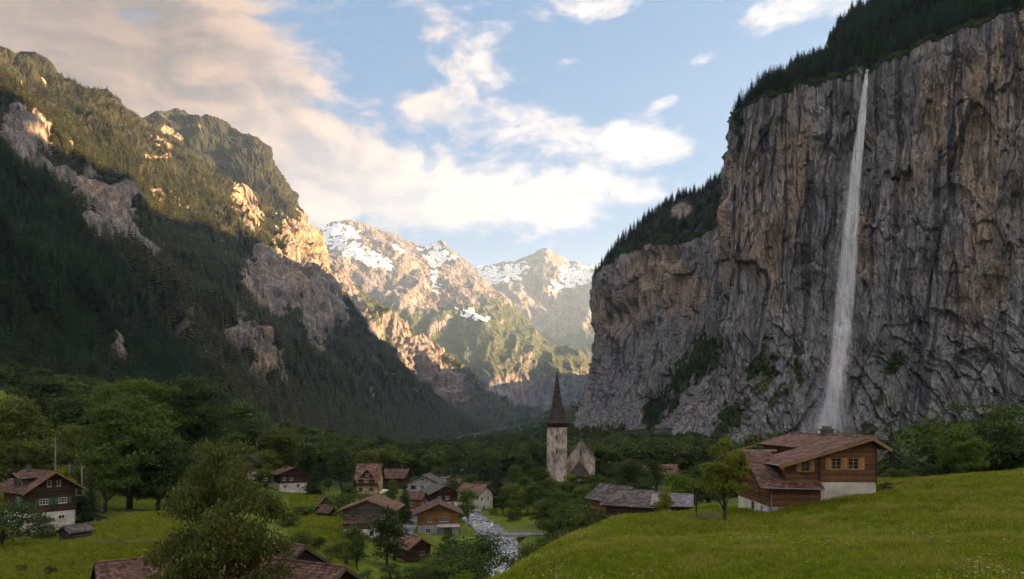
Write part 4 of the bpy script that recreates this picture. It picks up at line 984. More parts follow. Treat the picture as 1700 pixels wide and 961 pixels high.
def chalet(name, label, loc, yaw, W, L, base_h, wall_h, rise, over=(.9, .8), wall='wood_dark', base='plaster', tiles='tile_brown', row=.2, tw=.4, th=.36,
           wins=(), chim=(), apex=.0, frame='frame_white', fascia='wood_dark', cat='house', group=None, bargeboard=True, sink=1.5, front_over=None):
    """gable front on local y=0, ridge runs back along +y. wins: (face, along, z, w, h, shutters, cols, rows)"""
    E = place(name, label, cat, loc, yaw, group)
    H = base_h + wall_h; ax = apex * W / 2
    FA = {'F': (Face((-W / 2, 0, 0), (1, 0, 0), (0, -1, 0)), W), 'B': (Face((W / 2, L, 0), (-1, 0, 0), (0, 1, 0)), W),
          'L': (Face((-W / 2, L, 0), (0, -1, 0), (-1, 0, 0)), L), 'R': (Face((W / 2, 0, 0), (0, 1, 0), (1, 0, 0)), L)}
    op = {k: [] for k in FA}
    for w_ in wins: op[w_[0]].append((w_[1], w_[2], w_[3], w_[4]))
    mb, mw = MB(), MB()
    for k, (F, ln) in FA.items():
        if base_h > 0.05: wall_rows(mb, F, 0, ln, -sink, base_h, 5.0, [o for o in op[k] if o[1] < base_h], jit=0)
        def prof(z, k=k):
            if k in 'LR' or z <= H: return (0, ln) if k in 'FB' else (0, ln)
            f = (z - H) / rise; l, r_ = (W / 2 + ax) * f, W - (W / 2 - ax) * f
            return (l, r_) if k == 'F' else (W - r_, W - l)
        top = H if k in 'LR' else H + rise - .05
        wall_rows(mw, F, 0.0 if k in 'FB' else .165, ln if k in 'FB' else ln - .165, base_h, top, row, [o for o in op[k] if o[1] >= base_h - .3], (lambda z, k=k, F=F, ln=ln, p=prof: p(z)) if k in 'FB' else None)
    if base_h > .05: mb.build('base_wall', M[base], E)
    mw.build('wall', M[wall], E)
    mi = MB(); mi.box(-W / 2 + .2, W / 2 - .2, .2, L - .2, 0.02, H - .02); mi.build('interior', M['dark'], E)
    # roof
    oe, og = over; of = og if front_over is None else front_over
    sl, tl = MB(), MB()
    zr = H + rise + .12
    ml = rise / (W / 2 + ax); mr = rise / (W / 2 - ax)
    A = (-W / 2 - oe, -of, zr - ml * (W / 2 + ax + oe)); D = (ax, -of, zr); B = (-W / 2 - oe, L + og, A[2]); C = (ax, L + og, zr)
    roof_slope(sl, tl, A, B, C, D, tw, th)
    A2 = (W / 2 + oe, -of, zr - mr * (W / 2 - ax + oe)); B2 = (W / 2 + oe, L + og, A2[2])
    roof_slope(sl, tl, A2, B2, C, D, tw, th)
    ro = sl.build('roof', M['wood_dark'], E)
    tag(tl.build('roof_tiles', M[tiles], ro), kind='stuff')
    rc = MB()
    nR = max(3, int((L + of + og) / .45))
    for i in range(nR): y0 = -of + (L + of + og) * i / nR; rc.tube([(ax, y0 + .01, zr + .03), (ax, y0 + (L + of + og) / nR - .01, zr + .045)], .11, 6)
    rc.build('ridge_cap', M[tiles], ro)
    if bargeboard:
        for y_ in (-of - .03, L + og + .0):
            b = MB()
            for P0, P1 in ((A, D), (A2, D)):
                p, q = Vector((P0[0], y_, P0[2])), Vector((P1[0], y_, P1[2])); b.prism([p + Vector((0, 0, -.26)), q + Vector((0, 0, -.26)), q + Vector((0, 0, .03)), p + Vector((0, 0, .03))], (0, .035, 0))
            b.build('bargeboard', M[fascia], ro)
    for w_ in wins:
        F, ln = FA[w_[0]]; fr = w_[8] if len(w_) > 8 else frame
        window(E, F, w_[1], w_[2], w_[3], w_[4], fr, w_[6] if len(w_) > 6 else 2, w_[7] if len(w_) > 7 else 2, w_[5] if len(w_) > 5 else None, sides=w_[9] if len(w_) > 9 else (1, 1))
    for c in chim:
        x, y, hh = c[:3]; zz = zr - (ml * (ax - x) if x < ax else mr * (x - ax)); chimney(E, x, y, zz - .6, zz + hh, c[3] if len(c) > 3 else .55)
    return E, FA
def on(px, py, Y): return tuple(P(px, py, Y))

# ------------------------------------------------------------------ the big chalet on the meadow (right)
def big_chalet():
    # local x to the right along the front, y back; origin at the front wall's left end
    o = P(1361, 843, 63.6); yaw = R(-2)
    E = place('farmhouse', 'large red-brown timber chalet with tiled roof and light shutters on the meadow', 'house', (o.x, o.y, o.z), yaw)
    W = 5.05                                   # tall gable part x 0..W ; wing x -4.65..0
    z_eR, z_ap, ax = 5.25, 6.3, 4.35           # roof underside heights: right eave, apex; apex position
    ml = .305
    under = lambda x: z_ap - ml * (ax - x) if x < ax else z_ap - .62 * (x - ax)
    L = 19.0; XL = -3.1
    F = Face((0, 0, 0), (1, 0, 0), (0, -1, 0)); FR = Face((W, 0, 0), (0, 1, 0), (1, 0, 0)); FL = Face((1.1, L, 0), (0, -1, 0), (-1, 0, 0)); FB = Face((W, L, 0), (-1, 0, 0), (0, 1, 0))
    wz = 3.55
    wins = [(1.02, wz, .95, 1.05), (2.55, wz, .95, 1.05)]
    m = MB(); wall_rows(m, F, 0, W, -1.2, 2.35, 5, jit=0); wall_rows(m, FR, .17, L, -1.2, 2.35, 5, jit=0); wall_rows(m, FB, 0, W - 1.1, -1.2, 2.35, 5, jit=0); m.build('base_wall', M['plaster_pale'], E)
    def prof(z):
        l = max(0, ax - (z_ap - z) / ml); r_ = min(W, ax + (z_ap - z) / .62); return (l, r_)
    m = MB(); wall_rows(m, F, 0, W, 2.35, z_ap - .08, .155, wins, prof); wall_rows(m, FR, .17, L, 2.35, under(W) - .1, .155, jit=.008)
    def profb(z): l, r_ = max(1.1, ax - (z_ap - z) / ml), min(W, ax + (z_ap - z) / .62); return (W - r_, W - l)
    wall_rows(m, FB, 0, W - 1.1, 2.35, z_ap - .08, .155, (), profb)
    m.build('wall', M['wood_red'], E)
    # upper wall left of the corner post, over the lean-to roof
    FU = Face((XL, .06, 0), (1, 0, 0), (0, -1, 0)); uw = [(1.42, 3.35, .78, .95)]
    def profu(z): return (max(0, ax - (z_ap - z) / ml - XL), -XL - .12)
    m = MB(); wall_rows(m, FU, 0, -XL - .12, 2.0, under(0) - .06, .155, uw, profu); wall_rows(m, FL, 0, L - 6.0, -1.0, under(1.1) - .08, .155); m.build('side_wall', M['wood_red'], E)
    MB().box(-.13, .04, -.09, .12, -.6, under(0) - .03).build('corner_post', M['wood_dark'], E); MB().box(W - .03, W + .07, -.07, .1, 2.2, under(W) - .05).build('corner_post', M['wood_dark'], E)
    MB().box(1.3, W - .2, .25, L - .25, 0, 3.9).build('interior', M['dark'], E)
    for (a, z, w, h), sd_ in zip(wins, ((1, 1), (0, 1))): window(E, F, a, z, w, h, 'frame_wood', 2, 3, 'shutter', sides=sd_)
    window(E, FU, *uw[0], 'frame_wood', 2, 2, 'shutter')
    # flower box under the small window
    b = MB(); fbox(b, FU, 1.35, 2.3, 3.12, 3.25, .09, .28); b.build('window_box', M['wood_dark'], E)
    # main roof
    sl, tl = MB(), MB(); of, ob = 1.0, .7; zt = z_ap + .2; xe = -4.0; xr = W + .95
    A, D = (xe, -of, zt - ml * (ax - xe)), (ax, -of, zt); B, C = (xe, L + ob, A[2]), (ax, L + ob, zt)
    yk, xk = 6.2, .4
    roof_slope(sl, tl, A, (xe, yk, A[2]), (ax, yk, zt), D, .30, .34, .16)
    roof_slope(sl, tl, (xk, yk, zt - ml * (ax - xk)), (xk, L + ob, zt - ml * (ax - xk)), C, (ax, yk, zt), .30, .34, .16)
    A2 = (xr, -of, zt - .62 * (xr - ax)); roof_slope(sl, tl, A2, (xr, L + ob, A2[2]), C, D, .30, .34, .16)
    ro = sl.build('roof', M['wood_dark'], E); tag(tl.build('roof_tiles', M['tile_red'], ro), kind='stuff')
    rc = MB()
    for i in range(46): y0 = -of + (L + of + ob) * i / 46; rc.tube([(ax, y0 + .01, zt + .03), (ax, y0 + (L + of + ob) / 46 - .01, zt + .05)], .12, 6)
    rc.build('ridge_cap', M['tile_red'], ro)
    for y_ in (-of - .05, L + ob):
        b = MB()
        for P0 in (A, A2):
            p, q = Vector((P0[0], y_, P0[2])), Vector((ax, y_, zt)); b.prism([p + Vector((0, 0, -.30)), q + Vector((0, 0, -.30)), q + Vector((0, 0, -.02)), p + Vector((0, 0, -.02))], (0, .05, 0))
        b.build('bargeboard', M['fascia'], ro)
    for x_ in (-1.5, 1.2, 2.8, 4.9): MB().box(x_ - .07, x_ + .07, -of + .05, .1, under(x_) - .16, under(x_) - .02).build('rafter', M['wood_dark'], ro)
    c = MB(); cy0 = 9.0; c.box(ax - .5, ax + .5, cy0 - .5, cy0 + .5, zt - .5, zt + .55); c.box(ax - .62, ax + .62, cy0 - .62, cy0 + .62, zt + .55, zt + .65); c.box(ax - .35, ax + .35, cy0 - .35, cy0 + .35, zt + .65, zt + .95); c.build('chimney', M['chimney'], E)
    gm = MB(); gm.tube([(xe - .06, -of, A[2] - .02), (xe - .06, yk, A[2] - .02)], .07, 6); gm.build('gutter', M['metal'], ro)
    # lower wing on the left: front wall, stone foot, left gable wall, saddle roof
    x0, x1, yf, yb = -4.65, -.1, -.35, 9.6; ez, rz_, ry = 2.35, 5.0, 4.6
    FW = Face((x0, yf, 0), (1, 0, 0), (0, -1, 0)); FG = Face((x0, yb, 0), (0, -1, 0), (-1, 0, 0)); ln = yb - yf
    m = MB(); so = [(3.05, 1.35, .42, .5)]
    wall_rows(m, FW, 0, x1 - x0, .1, ez + .15, .155, so)
    def profg(z):
        if z < ez: return (0, ln)
        f = (z - ez) / (rz_ - ez); return (f * (yb - ry), ln - f * (ry - yf))
    wall_rows(m, FG, 0, ln, .1, rz_ - .1, .155, [(5.6, 1.2, .9, .9)], profg); m.build('wing_wall', M['wood_red'], E)
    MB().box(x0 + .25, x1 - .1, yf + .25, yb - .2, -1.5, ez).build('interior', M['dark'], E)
    window(E, FW, 3.05, 1.35, .42, .5, 'wood_dark', 1, 1, sill=True); window(E, FG, 5.6, 1.2, .9, .9, 'frame_wood', 2, 2)
    # stone foot: single stones in mortar
    m = MB(); fbox(m, FW, 0, x1 - x0, -1.6, .09, -.3, .02); m.build('stone_foot_mortar', M['plaster_grey'], E)
    m = MB(); zz = -1.5
    while zz < .0:
        h = rnd.uniform(.15, .24); a = rnd.uniform(-.1, 0)
        while a < x1 - x0:
            w = rnd.uniform(.18, .42); p = [(rnd.uniform(-.02, .02), rnd.uniform(-.02, .02)) for _ in range(4)]
            if a > 0 and a + w < x1 - x0:
                fbox(m, FW, a + .02, a + w - .02, zz + .015, min(zz + h - .015, .085), .0, rnd.uniform(.05, .09), a + .02 + rnd.uniform(0, .05), a + w - .02 - rnd.uniform(0, .05))
            a += w
        zz += h
    tag(m.build('stone_foot', M['stone'], E), kind='stuff')
    m = MB(); gw = [(7.3, -1.0, .9, 1.05)]; wall_rows(m, FG, 0, ln, -2.2, .09, 5, gw + [(4.4, -1.9, .95, 1.95)], jit=0); m.build('side_base_wall', M['plaster'], E)
    window(E, FG, *gw[0], 'frame_white', 2, 2)
    dm = MB(); fbox(dm, FG, 4.42, 5.33, -1.9, .03, -.1, -.04); dd = dm.build('door', M['wood_dark'], E); hm = MB(); fbox(hm, FG, 5.15, 5.22, -.95, -.85, -.04, .02); hm.build('handle', M['metal'], dd)
    sl, tl = MB(), MB(); lx, rx = x0 - 1.1, -.0; sl_k = (rz_ - ez) / (ry - yf); ef = yf - .75
    A, B, C, D = (lx, ef, rz_ - sl_k * (ry - ef)), (rx, ef, rz_ - sl_k * (ry - ef)), (rx, ry, rz_), (lx, ry, rz_)
    # the part left of the main eave climbs to the wing ridge, the part under it is a lean-to strip
    xm = -2.95; zE = A[2]
    roof_slope(sl, tl, A, (xm, ef, zE), (xm, ry, rz_), D, .30, .32, .12)
    roof_slope(sl, tl, (xm + .005, ef, zE), (rx, ef, zE - .12), (rx, .02, zE + .55), (xm + .005, .02, zE + .6), .30, .32, .12)
    roof_slope(sl, tl, (xm, yb + .7, rz_ - sl_k * (yb + .7 - ry)), (lx, yb + .7, rz_ - sl_k * (yb + .7 - ry)), D, (xm, ry, rz_), .30, .32, .12)
    wr = sl.build('wing_roof', M['wood_dark'], E); tag(tl.build('roof_tiles', M['tile_brown'], wr), kind='stuff')
    b = MB(); p, q = Vector(A), Vector(D); s_ = Vector((0, yb + .7, rz_ - sl_k * (yb + .7 - ry)))
    b.prism([p + Vector((-.03, 0, -.25)), q + Vector((-.03, 0, -.25)), q + Vector((-.03, 0, .02)), p + Vector((-.03, 0, .02))], (-.035, 0, 0)); s_.x = lx
    b.prism([s_ + Vector((-.03, 0, -.25)), q + Vector((-.03, 0, -.25)), q + Vector((-.03, 0, .02)), s_ + Vector((-.03, 0, .02))], (-.035, 0, 0)); b.build('bargeboard', M['wood_dark'], wr)
    rc = MB(); rc.tube([(lx, ry, rz_ + .05), (xm + .6, ry, rz_ + .05)], .10, 6); rc.build('ridge_cap', M['metal'], wr)
    g = MB(); g.tube([(lx, ef - .06, zE - .03), (rx, ef - .06, zE - .15)], .06, 6); g.build('gutter', M['metal'], wr)
    g = MB(); g.tube([(x0 + .12, ef - .02, zE - .1), (x0 + .12, yf - .1, zE - .45), (x0 + .12, yf - .1, -1.4)], .055, 6); g.build('downpipe', M['metal'], E)
    return E
farmhouse = big_chalet()

# ------------------------------------------------------------------ dark chalet with green shutters (left)
def left_chalet():
    Y = 122; o = P(88, 874, Y); yaw = R(56)
    W, L = 7.3, 10.5
    E, FA = chalet('chalet', 'dark timber chalet with green shutters on white base beside the left meadow', (o.x, o.y, o.z), yaw, W, L, 2.6, 4.5, 2.5, (1.5, 1.2), 'wood_dark', 'plaster', 'tile_brown', .22, .42, .38,
        [('F', 1.55, 4.0, 1.35, 1.0, 'shutter_green', 3, 2), ('F', 4.55, 4.0, 1.35, 1.0, 'shutter_green', 3, 2), ('F', 2.75, 7.05, .62, 1.1, 'wood_dark', 1, 3, 'frame_white', (1, 0)), ('F', 4.25, 7.05, .62, 1.1, 'wood_dark', 1, 3, 'frame_white', (0, 1)),
         ('F', .9, .95, 1.4, 1.1, None, 2, 2), ('F', 4.5, 1.25, 1.0, .65, None, 2, 1), ('L', 5.6, 4.0, 1.2, 1.3, 'shutter_green', 2, 2), ('L', 2.0, .2, 1.2, 1.2, None, 2, 2)], fascia='fascia', sink=3)
    chimney(E, -1.4, 6.2, 8.6, 10.3, .65)
    # dormer on the left slope
    sl, tl = MB(), MB(); x0, x1, y0, y1, zb, zt = -3.9, -.6, 2.2, 5.8, 7.1, 8.75
    d = MB(); Fd = Face((x0, y1, 0), (0, -1, 0), (-1, 0, 0)); wall_rows(d, Fd, 0, y1 - y0, zb - .6, zt - .1, 3, [(.5, zb + .15, 1.1, .8), (2.0, zb + .15, 1.1, .8)], jit=0); d.box(x0 + .17, x1 + .4, y0, y0 + .12, zb - .6, zt - .1); d.box(x0 + .17, x1 + .4, y1 - .12, y1, zb - .6, zt - .1)
    dm = d.build('dormer', M['wood_grey'], E)
    window(E, Fd, .5, zb + .15, 1.1, .8, 'wood_grey', 2, 1); window(E, Fd, 2.0, zb + .15, 1.1, .8, 'wood_grey', 2, 1)
    ym = (y0 + y1) / 2
    roof_slope(sl, tl, (x0 - .9, y0 - .8, zt - .15), (x1 + 1.0, y0 - .8, zt - .15), (x1 + 1.0, ym, zt + .75), (x0 - .9, ym, zt + .75), .42, .38, .1)
    roof_slope(sl, tl, (x1 + 1.0, y1 + .8, zt - .15), (x0 - .9, y1 + .8, zt - .15), (x0 - .9, ym, zt + .75), (x1 + 1.0, ym, zt + .75), .42, .38, .1)
    tag(tl.build('roof_tiles', M['tile_brown'], dm), kind='stuff'); sl.build('dormer_roof', M['wood_dark'], dm)
    # green garden shed leaning on its right-hand side
    g = MB(); g.box(W / 2 + .2, W / 2 + 2.6, 1.5, 5.0, 1.2, 4.8); g.prism([(W / 2 + .1, 1.3, 4.8), (W / 2 + 2.8, 1.3, 4.3), (W / 2 + 2.8, 1.3, 4.45), (W / 2 + .1, 1.3, 5.1)], (0, 4, 0)); sh = g.build('annex', M['shutter_green'], E)
    g = MB(); g.box(W / 2 + .9, W / 2 + 1.9, 1.44, 1.49, 1.3, 3.6); g.build('door', M['dark'], sh)
    return E
left_chalet()
H_ = chalet
GRP = 'village chalets'
def hs(px, py, Y): return on(px, py, Y)
# outbuilding behind the left chalet, and the little hutch below it
H_('barn', 'grey roofed outbuilding behind the dark chalet with green shutters', hs(68, 800, 150), R(65), 6, 8, 1.2, 2.6, 1.8, tiles='tile_grey', wall='wood_grey', tw=.6, th=.5, sink=4)
H_('animal_hutch', 'small dark wooden hutch standing on the left meadow', (P(107, 915, 106).x, 106, gz(P(107, 915, 106).x, 106) + .1), R(-25), 2.6, 3.4, 0, 1.5, .8, (.35, .35), 'wood_grey', 'wood_grey', 'tile_grey', .16, .4, .35, wins=[('F', .9, .4, .8, .8, None, 1, 1, 'wood_dark')], cat='hutch', sink=1)
# foreground roofs
H_('barn', 'long brown tiled roof of a barn at the bottom edge of the meadow', (-34.3, 58.6, 16.3), R(-53), 8.0, 11.5, 0, 3.2, 2.5, (.9, .9), 'wood_dark', 'plaster', 'tile_brown',   .22, .27, .31, cat='barn', fascia='wood_dark', sink=4)
H_('chalet', 'weathered timber house with brown tiled gable roof behind the foreground tree', (-18.1, 58.6, 17.5), R(53), 7.0, 10.0, 0, 3.6, 2.35, (1.0, 1.0), 'wood_grey', 'plaster', 'tile_brown',   .22, .27, .31, cat='house', fascia='wood_grey', sink=6)
H_('barn', 'low brown tiled annex roof at the bottom edge beside the weathered house', (-13.2, 52.4, 18.6), R(64), 5.6, 6.0, 0, 2.6, 1.75, (.7, .8), 'wood_dark', 'plaster', 'tile_brown',   .22, .27, .31, cat='barn', fascia='wood_grey', sink=5)
# hillside houses on the left
H_('cabin', 'low brown roofed cabin half hidden among trees high on the hillside', hs(290, 741, 250), R(70), 8, 9.5, 0, 3.0, 1.6, (1.0, 1.0), 'wood_honey', 'plaster', 'tile_brown', .3, .6, .5, sink=4, chim=[(1.0, 3, .9)])
H_('chalet', 'grey timber chalet with white base, lower of the pair on the slope', hs(408, 789, 262), R(-8), 8.6, 9, 2.2, 3.4, 2.6, (1.2, 1.1), 'wood_grey', 'plaster', 'tile_grey', .3, .6, .5, [('F', 1.2, 3.2, 1.0, 1.1, None, 2, 2), ('F', 5.6, 3.2, 1.6, 1.1, None, 3, 2), ('F', 2.0, .6, 1.0, 1.0, None), ('F', 5.5, .4, 1.0, 1.2, None)], sink=4)
H_('chalet', 'grey timber chalet behind and above the other of the pair', hs(425, 770, 285), R(60), 8, 10, 1.0, 3.6, 2.2, (1.2, 1.0), 'wood_grey', 'plaster', 'tile_grey', .3, .6, .5, [('L', 2, 2.2, 1.1, 1.1, None), ('L', 6, 2.2, 1.1, 1.1, None)], chim=[(1, 4, .9)], sink=4)
H_('chalet', 'brown chalet with white lower storey and low gable beside conifers', hs(487, 812, 232), R(30), 9.0, 9, 2.0, 3.4, 1.7, (1.3, 1.2), 'wood_dark', 'plaster', 'tile_brown', .3, .5, .5, [('F', 1.0, 3.0, 1.0, 1.1, None), ('F', 3.4, 3.0, 1.0, 1.1, None), ('F', 1.4, .5, 1.0, 1.0, None), ('F', 5.6, .4, .9, 1.3, None)], chim=[(-1.5, 4, 1.0)], sink=4)
H_('house', 'small red roofed house showing between trees above the meadow', hs(517, 772, 330), R(20), 8, 8, 1.5, 3, 3.0, (.8, .8), 'plaster', 'plaster', 'tile_red', .9, .7, .6, [('F', 2, 1.9, 1, 1.2, None), ('F', 5, 1.9, 1, 1.2, None)], sink=4)
# yellow guest house with a steep hipped look
def guest_house():
    Y = 235; o = P(632, 818, Y + 3.7)
    E, FA = chalet('guest_house', 'yellow plastered guest house with steep red roof and timber balcony', (o.x, o.y, o.z), R(90), 7.5, 7.6, 3.3, 2.3, 4.3, (.7, .6), 'plaster_yellow', 'plaster_yellow', 'tile_red', .7, .5, .45,
        [('L', .9, .9, 1.3, 1.2, None, 3, 2, 'frame_wood'), ('L', 4.3, .9, 1.6, 1.2, None, 3, 2, 'frame_wood'), ('L', 1.2, 3.6, .9, 1.4, 'wood_dark', 2, 2, 'frame_wood'), ('L', 4.8, 3.6, .9, 1.4, 'wood_dark', 2, 2, 'frame_wood')], chim=[(0, 3.8, .9)], sink=3)
    # balcony and cross gable on the long side that faces the village
    x = -7.5 / 2
    b = MB(); b.box(x - 1.2, x - .02, .1, 7.5, 2.95, 3.1); b.box(x - 1.2, x - 1.1, .1, 7.5, 3.1, 3.9)
    b.build('balcony', M['wood_dark'], E)
    g = MB(); F = Face((x - .2, 5.6, 0), (0, -1, 0), (-1, 0, 0)); wall_rows(g, F, 0, 3.6, 5.4, 8.0, .4, [(1.2, 6.0, 1.2, 1.0)], lambda z: (max(0, (z - 6.3) * 1.05), 3.6 - max(0, (z - 6.3) * 1.05)))
    gb = g.build('cross_gable', M['wood_dark'], E); window(E, F, 1.2, 6.0, 1.2, 1.0, 'frame_white', 3, 1)
    sl, tl = MB(), MB(); ym = 3.8
    roof_slope(sl, tl, (x - 1.0, 1.5, 5.9), (x + 2.0, 1.5, 5.9), (x + 2.6, ym, 8.35), (x - 1.0, ym, 8.35), .5, .45, .12)
    roof_slope(sl, tl, (x + 2.0, 6.1, 5.9), (x - 1.0, 6.1, 5.9), (x - 1.0, ym, 8.35), (x + 2.6, ym, 8.35), .5, .45, .12)
    sl.build('gable_roof', M['wood_dark'], gb); tag(tl.build('roof_tiles', M['tile_red'], gb), kind='stuff')
guest_house()
# wooden chalet in the middle of the village
def mid_chalet():
    o = P(610, 891, 150)
    E, FA = chalet('chalet', 'weathered brown timber chalet with pinkish tiled roof in the village centre', (o.x, o.y, o.z), R(0), 10.6, 9.5, 1.6, 4.5, 2.0, (1.15, 1.2), 'wood_grey', 'plaster', 'tile_red', .2, .42, .4,
        [('F', 1.7, 3.95, 1.0, .95, 'wood_grey', 2, 2, 'frame_wood'), ('F', 4.0, 3.9, 1.0, 1.05, 'frame_wood' if False else None, 2, 2, 'frame_wood'), ('F', 6.2, 3.9, .8, 1.05, None, 2, 2, 'frame_wood'), ('F', 7.8, 3.8, 1.2, 1.0, None, 2, 2), ('F', 1.6, 1.75, 1.3, 1.0, None, 2, 2, 'frame_white'), ('F', 6.2, 1.7, 1.1, 1.05, 'wood_grey', 2, 2), ('F', 5.7, .1, 1.0, 1.2, None, 1, 1), ('R', 1.2, 2.8, .9, 2.4, None, 2, 3)], fascia='fascia', sink=3, chim=[(-2.6, 5.5, .9, .7)])
    b = MB(); b.hexa([(-5.3, -1.0, 2.95), (-1.9, -1.0, 2.95), (-1.9, -.02, 3.35), (-5.3, -.02, 3.35), (-5.3, -1.0, 3.05), (-1.9, -1.0, 3.05), (-1.9, -.02, 3.45), (-5.3, -.02, 3.45)]); b.build('awning', M['tile_brown'], E)
mid_chalet()
# chalet with terrace by the river
def river_chalet():
    o = P(728, 890, 167)
    E, FA = chalet('chalet', 'honey coloured timber chalet with dark roof and railed terrace by the river', (o.x, o.y, o.z), R(8), 9.9, 10, 2.7, 2.9, 2.1, (1.1, 1.3), 'wood_honey', 'plaster_grey', 'tile_brown', .2, .45, .42,
        [('F', 2.3, 3.5, .95, 1.15, None, 2, 2), ('F', 5.0, 3.5, .8, 1.15, None, 2, 2), ('F', 6.1, 3.5, 1.15, 1.15, None, 2, 2), ('F', 1.9, .75, 1.1, 1.15, None, 2, 2), ('F', 6.3, .2, 2.0, 1.9, None, 3, 1)], sink=3)
    b = MB(); b.box(.15, .3, -.15, .02, .0, 5.2); b.build('post', M['wood_honey'], E)
    a = MB(); a.hexa([(-.4, -2.2, 2.45), (5.0, -2.2, 2.45), (5.0, -.02, 2.85), (-.4, -.02, 2.85), (-.4, -2.2, 2.53), (5.0, -2.2, 2.53), (5.0, -.02, 2.93), (-.4, -.02, 2.93)]); a.build('awning', M['cloth'], E)
    t = MB(); t.box(-5.4, 5.6, -3.2, -.02, -2.6, .08); t.build('terrace', M['concrete'], E)
    # railing: posts and rails
    rl = MB(); rl.box(-5.35, 5.55, -3.15, -3.09, .98, 1.05); rl.box(-5.35, 5.55, -3.15, -3.1, .30, .35); rr = rl.build('railing', M['metal'], E)
    pm = MB().box(-.03, .03, -.03, .03, 0, .98).mesh('railing_post', M['metal'])
    for i in range(13): p = link('railing_post', pm, rr, (-5.3 + i * .9, -3.12, .08))
    for i in range(2):
        pp = MB().box(-.08, .08, -.08, .08, 0, 2.4).build('post', M['wood_grey'], E); pp.location = (-.25 + 5.1 * i, -2.1, .08)
river_chalet()
H_('shed', 'small brown shed with red tiled roof below the riverside chalet', hs(697, 931, 134), R(34), 4.6, 6.0, 0, 2.9, 1.5, (.8, .8), 'wood_dark', 'wood_dark', 'tile_red', .2, .36, .36, [('F', 2.2, 1.0, 1.2, .8, None, 2, 1, 'frame_wood')], cat='shed', fascia='fascia', sink=3)
H_('house', 'grey plastered house with wide gable behind the village conifer', hs(702, 830, 228), R(-6), 10.2, 9, 3.2, 2.6, 2.3, (1.2, 1.2), 'plaster_grey', 'plaster_grey', 'tile_grey', .9, .5, .5, [('F', 1.0, 3.6, 1.7, 1.2, None, 4, 1, 'wood_dark'), ('F', 4.4, 3.6, 1.1, 1.2, None, 2, 2), ('F', 6.6, 3.6, 1.7, 1.2, None, 4, 1, 'wood_dark'), ('F', 4.5, 6.3, 1.0, .8, None, 2, 1)], sink=3)
H_('house', 'brown roofed house behind the grey plastered house', hs(676, 815, 262), R(80), 8, 8, 1, 4.6, 2.6, (.9, .9), 'wood_dark', 'plaster', 'tile_brown', .4, .6, .5, chim=[(0, 2, 1.2)], sink=3)
H_('chalet', 'dark timber house with grey roof behind the riverside chalet', hs(738, 842, 205), R(24), 8.2, 9, 1.5, 2.9, 1.9, (1.1, 1.2), 'wood_dark', 'plaster', 'tile_grey', .3, .5, .5, [('F', 4.4, 2.3, 1.1, 1.0, None), ('F', 2.0, 2.3, 1.1, 1.0, None), ('F', 6.0, .3, 1.2, 1.1, None)], sink=3)
H_('cottage', 'small orange timber cottage squeezed between the grey house and riverside chalet', hs(703, 846, 196), R(75), 4.4, 4.4, 0, 3.4, 1.4, (.7, .7), 'wood_honey', 'plaster', 'tile_brown', .25, .4, .4, [('L', 1, 1.2, .9, 1, None), ('F', 1.2, 1.2, .9, 1, None)], sink=2)
H_('house', 'low pale house with door in the lane between two chalets', hs(681, 872, 190), R(0), 5.5, 5, 0, 2.6, 1.4, (.6, .6), 'plaster_grey', 'plaster', 'tile_grey', .9, .5, .5, [('F', .8, .1, 1.0, 2.0, None, 1, 1, 'wood_red'), ('F', 3, .9, 1.3, 1.0, None)], sink=2)
H_('house', 'red roofed house peeking out beyond the riverside tree', hs(770, 822, 275), R(30), 7, 8, 0, 3.6, 2.4, (.8, .8), 'wood_grey', 'plaster', 'tile_red', .3, .5, .5, [('F', 1.5, 1.2, 1, 1.1, None), ('F', 4.3, 1.2, 1, 1.1, None)], sink=3)
H_('house', 'white walled house with sloping red roof behind the dark riverside conifer', hs(806, 848, 215), R(48), 6.5, 9, 3.0, 2.4, 2.6, (.8, .9), 'plaster', 'plaster', 'tile_red', .9, .5, .5, [('F', 1.2, 3.2, .9, 1.1, None), ('F', 4.0, 3.2, .9, 1.1, None), ('F', 2, .5, 1, 1.2, None)], sink=3)
# tumbledown sheds on the meadow
H_('hay_shed', 'small grey weathered hay shed on the meadow, the taller of three', hs(541, 848, 196), R(20), 3.4, 3.6, 0, 2.0, 1.9, (.5, .5), 'wood_grey', 'wood_grey', 'tile_grey', .25, .5, .5, cat='shed', sink=2)
H_('hay_shed', 'low hay shed with pinkish roof in front of the taller weathered shed', hs(530, 856, 186), R(-20), 3.2, 3.4, 0, 1.4, 1.2, (.4, .4), 'wood_grey', 'wood_grey', 'tile_red', .25, .5, .5, cat='shed', sink=2)
H_('hay_shed', 'sagging lean-to shed nearest the brown chalet on the meadow', hs(553, 857, 184), R(60), 3.0, 4.2, 0, 1.1, 1.2, (.4, .4), 'wood_dark', 'wood_grey', 'tile_brown', .25, .5, .5, cat='shed', sink=2)
